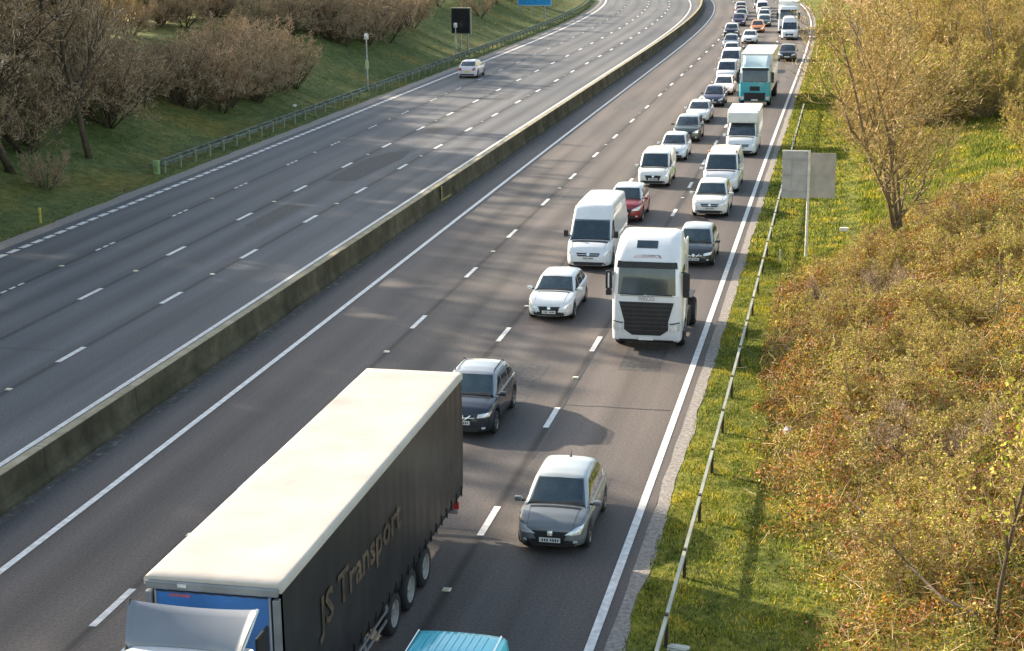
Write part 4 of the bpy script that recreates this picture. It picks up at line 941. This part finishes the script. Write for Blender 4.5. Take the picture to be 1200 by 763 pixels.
g = MB(); g.box((0, -.02, 5.15), (2.3, .4, .1)); g.box((1.14, 0, 3.75), (.07, .3, 2.8)); obj('frame', g.me('frame', simple('khaki_frame', (.3, .28, .2), .6)), v)
for xx in (-.1, .75):
    g = MB(); g.box((xx, 0, 1.05), (.16, .16, 2.9)); obj('leg', g.me('leg', M_GALV), v)
z = float(ground(240, -44.5)); v = empty('direction_sign', P(238, -45.0, z), R(-4), label='large bright blue motorway sign on posts at the top left roadside', category='road sign')
g = MB(); g.box((0, 0, 3.0), (5.2, .08, 3.0), 0, .03); pn = obj('panel', g.me('panel', simple('motorway_blue', (.02, .28, .62), .4)), v)
g = MB()
for a, b, c, d in ((0, 4.44, 5.0, .06), (0, 1.58, 5.0, .06)): g.box((a, -.05, b), (c, .02, d))
for a in (-2.5, 2.5): g.box((a, -.05, 3.0), (.06, .02, 2.9))
obj('border', g.me('border', M_WHITE), pn)
for xx in (-2.2, -.3, 1.5):
    g = MB(); g.box((xx, .1, .6), (.16, .14, 2.4)); obj('post', g.me('post', M_GALV), v)
z = float(ground(176, -.3)); v = empty('road_sign', P(176, .1, z), 0, label='small far grey sign back half hidden in the trees at top right', category='road sign')
g = MB(); g.box((0, 0, 3.2), (1.6, .05, 2.2), 0, .02); obj('panel', g.me('panel', M_SIGNBACK), v)
g = MB(); g.tube([(0.1, -.06, -.2), (0.1, -.06, 4.2)], .06, 6); obj('post', g.me('post', M_GALV), v)
# litter
def litter(s, off, size, col, label, seed):
    rng = np.random.RandomState(seed); bm = bmesh.new(); bmesh.ops.create_icosphere(bm, subdivisions=2, radius=1)
    for v_ in bm.verts: v_.co *= .6 + .6 * rng.rand(); v_.co.x *= size[0]; v_.co.y *= size[1]; v_.co.z *= size[2]
    me = bpy.data.meshes.new('litter'); bm.to_mesh(me); bm.free(); me.materials.append(simple('litter_plastic', col, .4))
    o = obj('litter', me, label=label, category='litter'); o.location = P(s, off, float(ground(s, off)) + size[2] * .7)
litter(46.6, -1.8, (.14, .24, .16), (.62, .58, .72), 'crumpled pale violet plastic bag caught at the edge of the brambles', 1)
litter(31.6, -3.45, (.3, .14, .07), (.5, .5, .44), 'flat pale scrap lying in the grass by the nearest rail post', 2)
litter(118, -55.0, (.25, .25, .2), (.75, .74, .7), 'white bag among the dark bushes on the left bank', 3)
litter(123.5, -43.6, (.2, .2, .14), (.7, .72, .7), 'small white scrap in the grass just behind the left crash barrier', 4)

# ---------------------------------------------------------------- vegetation
def _prisms(P0, P1, R0, R1, k):
    D = P1 - P0; D /= (np.linalg.norm(D, axis=1, keepdims=True) + 1e-9)
    up = np.where(np.abs(D[:, 2:3]) > .9, np.array([[1., 0, 0]]), np.array([[0, 0, 1.]]))
    A = np.cross(D, up); A /= np.linalg.norm(A, axis=1, keepdims=True) + 1e-9; B = np.cross(D, A); out = []
    ang = [2 * math.pi * i / k for i in range(k)]
    for i in range(k):
        a, b = ang[i], ang[(i + 1) % k]
        da = A * math.cos(a) + B * math.sin(a); db = A * math.cos(b) + B * math.sin(b)
        out.append(np.stack([P0 + da * R0[:, None], P0 + db * R0[:, None], P1 + db * R1[:, None], P1 + da * R1[:, None]], 1))
    return np.concatenate(out)
def _ribbons(P0, P1, W, rng):
    D = P1 - P0; D /= (np.linalg.norm(D, axis=1, keepdims=True) + 1e-9); N = rng.randn(*D.shape); A = np.cross(D, N); A /= np.linalg.norm(A, axis=1, keepdims=True) + 1e-9
    A = A * W[:, None]
    return np.stack([P0 - A, P0 + A, P1 + A * .5, P1 - A * .5], 1)
def _leaves(C, size, rng):
    n = len(C); N = rng.randn(n, 3); N /= np.linalg.norm(N, axis=1, keepdims=True); T = rng.randn(n, 3); A = np.cross(N, T); A /= np.linalg.norm(A, axis=1, keepdims=True) + 1e-9; B = np.cross(N, A)
    s = size[:, None]; A = A * s; B = B * s * .6
    return np.stack([C - A, C - B, C + A, C + B], 1)
def unit(v): return v / (np.linalg.norm(v) + 1e-9)
def grow_tree(seed, h, r0, stems=1, lean=.1, kids=(11, 7, 6, 5), ratio=(.5, .5, .5, .55), ang=(55, 45, 45, 50), first=.25, upward=.25, twigw=.011):
    rng = np.random.RandomState(seed); segs = []; trunk = []
    def grow(p, d, L, r, lvl):
        n = 4 if lvl < 2 else (3 if lvl == 2 else 2); pts = [p]; dirs = [d]; q = p; dd = d
        for i in range(n):
            dd = unit(dd + rng.randn(3) * (.10 if lvl == 0 else .2) + np.array([0, 0, upward * (.25 if lvl == 0 else 1) * .5])); q = q + dd * L / n; pts.append(q); dirs.append(dd)
        rr = [r * (1 - .75 * i / n) for i in range(n + 1)]
        if lvl == 0: trunk.append((pts, rr))
        else:
            for i in range(n): segs.append((pts[i], pts[i + 1], rr[i], rr[i + 1], lvl))
        if lvl > len(kids) - 1: return
        k = kids[lvl]; k = max(2, int(round(k * (.8 + .4 * rng.rand()))))
        for j in range(k):
            t = first + (1 - first) * (j + rng.rand()) / k if lvl == 0 else .15 + .85 * (j + rng.rand()) / k
            t = min(t, .999); f = t * n; i = int(f); pp = pts[i] + (pts[i + 1] - pts[i]) * (f - i); bd = dirs[i + 1]
            az = rng.rand() * 2 * math.pi; o1 = unit(np.cross(bd, [.3, .2, 1] if abs(bd[2]) < .9 else [1, 0, 0])); o2 = np.cross(bd, o1)
            a = R(ang[lvl] * (.7 + .6 * rng.rand())); nd = bd * math.cos(a) + (o1 * math.cos(az) + o2 * math.sin(az)) * math.sin(a)
            LL = L * ratio[lvl] * (1.15 - .6 * t if lvl == 0 else 1 - .4 * t) * (.75 + .5 * rng.rand())
            grow(pp, unit(nd), LL, max(rr[i] * .55, .006), lvl + 1)
    for s_ in range(stems):
        az = rng.rand() * 6.28; ln = lean * (.4 + rng.rand()) if stems > 1 else lean * .3
        grow(np.array([math.cos(az) * .12 * (stems > 1), math.sin(az) * .12 * (stems > 1), -.2]), unit(np.array([math.cos(az) * ln, math.sin(az) * ln, 1.])), h * (1 if stems == 1 else .7 + .3 * rng.rand()), r0 * (1 if stems == 1 else .6 + .4 * rng.rand()), 0)
    return trunk, segs, rng
class Proto: pass
def make_proto(seed, h, r0, bark, twig, buds=None, nbud=0, budsize=.05, twigw=.011, **kw):
    trunk, segs, rng = grow_tree(seed, h, r0, twigw=twigw, **kw); p = Proto(); p.h = h
    t = MB()
    for pts, rr in trunk: t.tube([tuple(x) for x in pts], [max(.01, x) for x in rr], 7)
    p.trunk = t.me('trunk', bark, smooth=True)
    P0 = np.array([s[0] for s in segs]); P1 = np.array([s[1] for s in segs]); R0 = np.array([s[2] for s in segs]); R1 = np.array([s[3] for s in segs])
    thick = R0 > .016
    Q = _prisms(P0[thick], P1[thick], R0[thick], R1[thick], 4) if thick.any() else np.zeros((0, 4, 3))
    p.limbs = fast_mesh('limbs', Q, 4, bark)
    th = ~thick; tw = _ribbons(P0[th], P1[th], np.full(th.sum(), twigw), rng)
    p.crown = fast_mesh('crown', tw, 4, twig)
    p.buds = None
    if buds is not None and nbud:
        idx = rng.randint(0, th.sum(), nbud); f = rng.rand(nbud, 1); C = P0[th][idx] * (1 - f) + P1[th][idx] * f + rng.randn(nbud, 3) * .04
        p.buds = fast_mesh('leaf_buds', _leaves(C, budsize * (.5 + rng.rand(nbud)), rng), 4, buds)
    return p
def plant(p, name, s, off, h, label, cat, group=None, rz=None, sink=0, wid=1.0):
    z = float(ground(s, off)) - sink; o = empty(name, P(s, off, z), rz if rz is not None else random.Random(int(s * 97 + off * 31)).random() * 6.28, label=label, category=cat)
    f = h / p.h; o.scale = (f * wid, f * wid, f)
    if group: o['group'] = group
    obj('trunk', p.trunk, o); obj('limbs', p.limbs, o); obj('crown', p.crown, o)
    if p.buds: obj('leaf_buds', p.buds, o)
    return o
K_SHRUB = dict(stems=9, lean=.75, kids=(8, 6, 5, 4), ratio=(.42, .5, .55, .55), ang=(40, 45, 50, 50), first=.12, upward=.35)
K_TREE = dict(kids=(15, 8, 6, 5), ratio=(.42, .5, .5, .55), first=.16, upward=.45)
# left bank, brown
LS = [make_proto(11 + i, 5, .07, M_BARK, M_TWIG, twigw=.014, **K_SHRUB) for i in range(3)]
LT = [make_proto(21 + i, 10, .16, M_BARK, M_TWIG, twigw=.016, **K_TREE) for i in range(2)]
plant(LT[0], 'bare_tree', 91, -45.4, 13.5, 'tall bare tree with a dark straight trunk on the left bank', 'tree')
plant(LS[0], 'dark_shrub', 82.5, -43.9, 2.4, 'small dark bare shrub low on the grass near the yellow marker post', 'shrub', sink=.1)
rl = random.Random(7)
GB = 'bare shrubs on the left bank'
def lshrub(s, off, h, label): plant(LS[rl.randrange(3)], 'bare_shrub', s, off, h, label, 'shrub', GB, wid=1.15)
for i in range(15): lshrub(109 + rl.random() * 22, -45.2 - rl.random() * 6.5, 4.0 + rl.random() * 1.8, 'bare brown shrub in the dense clump halfway up the left bank')
for i in range(20): lshrub(80 + rl.random() * 28, -47.5 - rl.random() * 9, 4 + rl.random() * 2.5, 'bare brown shrub in the dark thicket around the tall tree at the far left')
for i in range(18): lshrub(150 + rl.random() * 34, -47.0 - rl.random() * 7, 3.6 + rl.random() * 2, 'bare reddish brown shrub behind the camera pole on the left bank')
for i in range(12): lshrub(200 + rl.random() * 70, -47.0 - rl.random() * 8, 3.0 + rl.random() * 2, 'distant bare shrub on the left bank around the blue sign')
for i in range(14): lshrub(155 + rl.random() * 90, -58 - rl.random() * 8, 2.6 + rl.random() * 1.6, 'low bare shrub along the far crest of the left bank')
DT = make_proto(29, 10, .16, M_BARK, M_TWIG, twigw=.05, **K_TREE)  # mostly unseen trees, twigs thickened to cast dense shade over the road
for i in range(52): plant(DT if i < 42 else LT[i % 2], 'bare_tree', 34 + i * .92 + rl.random() * 2 + (6 if i > 41 else 0), -46 - rl.random() * 14, 9.5 + rl.random() * 4, 'tall bare shade-casting tree on the left bank', 'tree', 'tall bare trees on the near left bank', wid=1.5)

for i in range(26): plant(LS[i % 3], 'bare_shrub', 118 + rl.random() * 45, -59.5 - rl.random() * 6, 3.0 + rl.random() * 1.6, 'bare shrub packed along the crest above the dense clump of the left bank', 'shrub', 'shrubs packed along the left crest', wid=1.2)
# right side
RT = [make_proto(31 + i, 9, .11, M_BARK_PALE, M_TWIG_R, M_BUD, 1900, .05, twigw=.014, **K_TREE) for i in range(3)]
RS = [make_proto(41 + i, 4, .05, M_BARK_PALE, M_TWIG_R, M_BUD, 2600, .05, twigw=.012, **K_SHRUB) for i in range(2)]
for i in range(46): plant(RT[i % 3], 'bare_tree', 85 + rl.random() * 78, -58 - rl.random() * 10, 5.5 + rl.random() * 3.5, 'bare sunlit tree along the crest of the left bank', 'tree', 'bare trees on the crest of the left bank')
GT = make_proto(27, 10, .16, M_BARK, M_TWIG_R, M_BUD, 1500, .06, twigw=.03, **K_TREE)
for i in range(22): plant(GT, 'golden_tree', 74 + i * 2.5 + rl.random() * 2, -60.5 - rl.random() * 13, 7.5 + rl.random() * 3, 'golden sunlit tree at the top left corner behind the crest', 'tree', 'golden trees behind the crest at top left', wid=1.35)
for i in range(24): plant(GT, 'golden_tree', 84 + i * 1.25 + rl.random() * 2, -58.5 - rl.random() * 5, 8.5 + rl.random() * 2.5, 'golden sunlit tree at the top left corner behind the crest', 'tree', 'golden trees behind the crest at top left', wid=1.6)
for i in range(12): lshrub(140 + rl.random() * 34, -50.0 - rl.random() * 7, 3.6 + rl.random() * 1.5, 'bare reddish brown shrub behind the camera pole on the left bank')
M_BARK_MID = mat_noise('mid_bark', [(.3, (.09, .07, .045)), (.7, (.26, .2, .13))], 4, bump=.4)
MAIN = make_proto(55, 11.5, .12, M_BARK_MID, M_TWIG_R, M_BUD, 1100, .045, twigw=.011, stems=4, lean=.15, kids=(13, 8, 6, 5), ratio=(.40, .5, .5, .55), ang=(48, 44, 45, 50), first=.12, upward=.42)
plant(MAIN, 'bare_tree', 72.3, 2.15, 11.0, 'tall open many-stemmed bare tree with golden twigs, right of the grey sign', 'tree', rz=.6, wid=1.22)
rr_ = random.Random(12)
for i in range(100):
    s = 112 + (i / 100) ** 1.15 * 170 + rr_.random() * 3; lo = 1.4 + (s - 110) * .012; off = lo + rr_.random() ** 1.2 * (4 + s * .085)
    plant(RT[rr_.randrange(3)], 'golden_tree', s, off, 5.5 + rr_.random() * 3.5, 'bare golden-brown tree in the dense belt filling the top right', 'tree', 'trees in the dense belt at the top right', wid=1.25)
for i in range(30):
    s = 104 + rr_.random() * 120; off = .3 + (s - 104) * .013 + rr_.random() * 1.4
    plant(RS[rr_.randrange(2)], 'golden_shrub', s, off, 2.2 + rr_.random() * 1.5, 'golden bare shrub along the front edge of the dense right-hand belt', 'shrub', 'shrubs along the front of the right belt')
for s, off, h, lab in [(98, 9.6, 3.0, 'ochre shrub beyond the bright grass right of the tall open tree'), (64, 6.0, 2.2, 'ochre and red shrub at the right edge above the brambles'), (86, 9.4, 3.6, 'tall golden shrub at the right edge behind the bright grass'), (74.5, 3.9, 1.8, 'low dark twiggy shrub at the foot of the tall open tree'), (72, .9, 1.6, 'low dark twiggy shrub left of the tall open tree')]:
    plant(RS[0] if h > 2 else LS[1], 'golden_shrub', s, off, h, lab, 'shrub')
for s, off, h, lab in [(61.5, -.9, 1.5, 'dark purplish twiggy shrub added for the shadowed hollow at the bramble edge beside the white truck cab'), (58.6, .4, 1.3, 'low dark shrub added for a shadowed hollow in the brambles right of the white truck cab'), (64, 1.2, 1.4, 'dark brown shrub added for shade among the brambles below the tall open tree')]:
    plant(LS[2], 'dark_shrub', s, off, h, lab, 'shrub', wid=1.4)  # dark shrubs added to stand in for shadowed hollows
for i in range(34):
    s = 105 + rr_.random() * 26; plant(RS[rr_.randrange(2)], 'golden_shrub', s, 2.5 + rr_.random() * (s * .085), 3.0 + rr_.random() * 2.2, 'golden bare shrub beneath the trees behind the bright clearing', 'shrub', 'shrubs under the right-hand tree belt')
for i in range(18):
    s = 33 + i * 2.1 + rr_.random(); e_ = {0: 1.2, 1: 2.6, 2: 4.0}[i % 3] - (1.6 if 42 < s < 68 else .3)
    plant((RS[i % 2], LS[i % 3])[i % 9 == 4], 'bramble_shrub', s, e_ + rr_.random() * 1.3, 1.7 + rr_.random() * .9, 'twiggy shrub rising a little above the brambles on the right bank', 'shrub', 'twiggy shrubs rising from the brambles', wid=1.3)
SAP = make_proto(61, 5.6, .055, M_BARK, M_TWIG_R, M_BUD, 260, .05, twigw=.008, kids=(9, 4, 3), ratio=(.34, .45, .5), first=.3, upward=.5)
SAP2 = make_proto(64, 6.0, .045, M_BARK_PALE, M_TWIG_R, M_BUD, 300, .05, twigw=.008, kids=(9, 4, 3), ratio=(.32, .45, .5), first=.3, upward=.5)
plant(SAP, 'sapling', 31.6, 2.95, 5.4, 'dark thin sapling rising from the bottom right corner', 'sapling', rz=2.0)
plant(SAP2, 'sapling', 31.8, 3.5, 6.2, 'pale thin sapling at the right edge beside the dark one', 'sapling', rz=.4)
plant(SAP2, 'sapling', 55, 4.6, 4.2, 'slender pale sapling standing among the brambles at the right edge', 'sapling')
g = MB(); pts = [P(36.6, -.1, 1.9), P(35, .55, 1.8), P(33.2, 1.25, 1.65), P(31.9, 1.9, 1.5), P(31.3, 2.6, 1.45)]; g.tube(pts, [.012, .02, .028, .034, .04], 6); g.tube([pts[2], pts[2] + Vector((-.5, .1, .5))], [.015, .006], 5)
obj('fallen_branch', g.me('fallen_branch', M_BARK), label='long thin bare branch lying slanted over the brambles in the lower right', category='branch')

# bramble thicket: one mass nobody could count
BND_S = np.array([20, 30, 35, 38, 42, 47, 52, 58, 64, 68, 71, 74, 78, 84]); BND_O = np.array([.6, .3, -.3, -1.2, -1.9, -2.1, -2.6, -2.75, -2.7, -2.0, -.8, .8, 2.2, 4.5])
def mound(x, y):
    return .8 + .5 * np.sin(x * .9 + .7 * np.sin(y * .33)) * np.sin(y * .55 + 1.1) + .34 * np.sin(x * 2.1 + y * 1.3) * np.sin(y * 1.7 - x * .8) + .12 * np.sin(x * 4.3 - y * 3.1)
M_LEAF = mat_island('bramble_leaves', [(0, (.03, .035, .012)), (.14, (.10, .13, .02)), (.30, (.36, .40, .05)), (.44, (.60, .46, .09)), (.58, (.56, .28, .07)), (.70, (.34, .12, .05)), (.80, (.12, .05, .03)), (.9, (.68, .54, .30)), (1, (.74, .54, .54))], trans=.3,
                    big=(.6, [(.33, (.42, .32, .32)), (.43, (1, .66, .6)), (.54, (1.05, 1.0, .85)), (.68, (1.15, 1.45, .8))]))  # dark end of the noise paints shadows between the brambles
M_CANE = mat_island('bramble_canes', [(0, (.09, .05, .03)), (.35, (.3, .17, .08)), (.6, (.36, .4, .06)), (.85, (.55, .44, .2)), (1, (.68, .54, .46))])
rng = np.random.RandomState(77)
n = 620000; s = 24 + 60 * rng.rand(n) ** 1.05; off = -3 + 16 * rng.rand(n) ** 1.35
edge = np.interp(s, BND_S, BND_O) + .35 * np.sin(s * 1.9) + .25 * np.sin(s * 4.7) + .35 * rng.randn(n)
k = off > edge; s = s[k]; off = off[k]; edge = edge[k]; n = len(s)
hgt = mound(off, s) * np.clip((off - edge) / 1.5 + .18, 0, 1)
zz = ground(s, off) + np.maximum(.05, hgt) * (1 - .75 * rng.rand(n) ** 2.2) + .05 * rng.randn(n)
C = np.stack([PX(s, off), PY(s, off), zz], -1)
obj('bramble_thicket', fast_mesh('bramble_thicket', _leaves(C, .015 + .042 * rng.rand(n) ** 2, rng), 4, M_LEAF), kind='stuff', label='dense orange, red and yellow-green bramble thicket on the right bank')
n = 52000; s = 24 + 60 * rng.rand(n); off = -3 + 15 * rng.rand(n) ** 1.3; e = np.interp(s, BND_S, BND_O) + .3 * rng.randn(n); k = off > e + .1; s = s[k]; off = off[k]; e = e[k]; n = len(s)
hgt = mound(off, s) * np.clip((off - e) / 1.5 + .1, 0, 1); z0 = ground(s, off) + hgt * (.3 + .6 * rng.rand(n)); A = np.stack([PX(s, off), PY(s, off), z0], -1)
d = rng.randn(n, 3); d[:, 2] = np.abs(d[:, 2]) * 1.1 + .15; d /= np.linalg.norm(d, axis=1, keepdims=True); Ln = (.2 + .5 * rng.rand(n))[:, None]; B = A + d * Ln; d2 = d + .5 * rng.randn(n, 3); d2[:, 2] -= .5; d2 /= np.linalg.norm(d2, axis=1, keepdims=True); D3 = B + d2 * Ln * .7
wv = .004 + .006 * rng.rand(n) ** 2
Q = np.concatenate([_ribbons(A, B, wv, rng), _ribbons(B, D3, wv, rng)])
obj('bramble_canes', fast_mesh('bramble_canes', Q, 4, M_CANE), kind='stuff', label='tangle of thin dry canes and stems through the brambles')
# grass blades on the verge and the clearing
M_BLADE = mat_island('grass_blades', [(0, (.04, .07, .01)), (.35, (.13, .20, .022)), (.6, (.32, .38, .04)), (.8, (.52, .50, .07)), (1, (.5, .38, .2))], trans=.25, big=(.8, [(.36, (.5, .56, .5)), (.52, (1, 1, .95)), (.62, (1.5, 1.2, .75))]))
def blades(n, s0, s1, o0, o1, hmin, hmax, w, seed, mask=None, name='verge_grass', label=''):
    rng = np.random.RandomState(seed); s = s0 + (s1 - s0) * rng.rand(n); off = o0 + (o1 - o0) * rng.rand(n)
    # clumping
    cl = .5 + .5 * np.sin(s * 3.1 + 2 * np.sin(off * 2.3)) * np.sin(off * 4.1 + 1.7 * np.sin(s * 1.3)); k = rng.rand(n) < .45 + .55 * cl
    if mask is not None: k &= mask(s, off)
    s = s[k]; off = off[k]; cl = cl[k]; n = len(s); z = ground(s, off); A = np.stack([PX(s, off), PY(s, off), z - .01], -1)
    d = rng.randn(n, 3) * .55; d[:, 2] = 1; d /= np.linalg.norm(d, axis=1, keepdims=True); h = (hmin + (hmax - hmin) * rng.rand(n) * (.4 + .6 * cl))[:, None]; wv = rng.randn(n, 3); wv[:, 2] = 0; wv /= np.linalg.norm(wv, axis=1, keepdims=True); wv *= w * (.6 + .8 * rng.rand(n, 1))
    T = np.stack([A - wv, A + wv, A + d * h], 1)
    obj(name, fast_mesh(name, T, 3, M_BLADE), kind='stuff', label=label)
inb = lambda s, o: (o < np.interp(s, BND_S, BND_O) + .5) | (s > 84)
blades(150000, 26, 75, -4.62, 1.5, .05, .2, .014, 5, inb, label='short uneven green and yellow grass on the verge beside the queue')
blades(150000, 70, 240, -4.62, 1.2, .08, .28, .03, 6, lambda s, o: inb(s, o) & (o < 1.2), label='bright yellow-green grass strip running to the top right')
blades(60000, 74, 112, 0, 10, .12, .45, .03, 8, lambda s, o: (o > .5 + 0 * s), label='long bright yellow-green grass in the clearing behind the tall open tree')
_mb = M_BLADE; M_BLADE = mat_island('bank_blades', [(0, (.05, .07, .02)), (.5, (.12, .17, .045)), (.85, (.20, .24, .07)), (1, (.34, .29, .15))], trans=.2, big=(.3, [(.36, (.7, .75, .7)), (.6, (1.2, 1.1, .9))]))
blades(120000, 60, 280, -58, -40.2, .05, .22, .035, 9, label='green grass on the left bank')
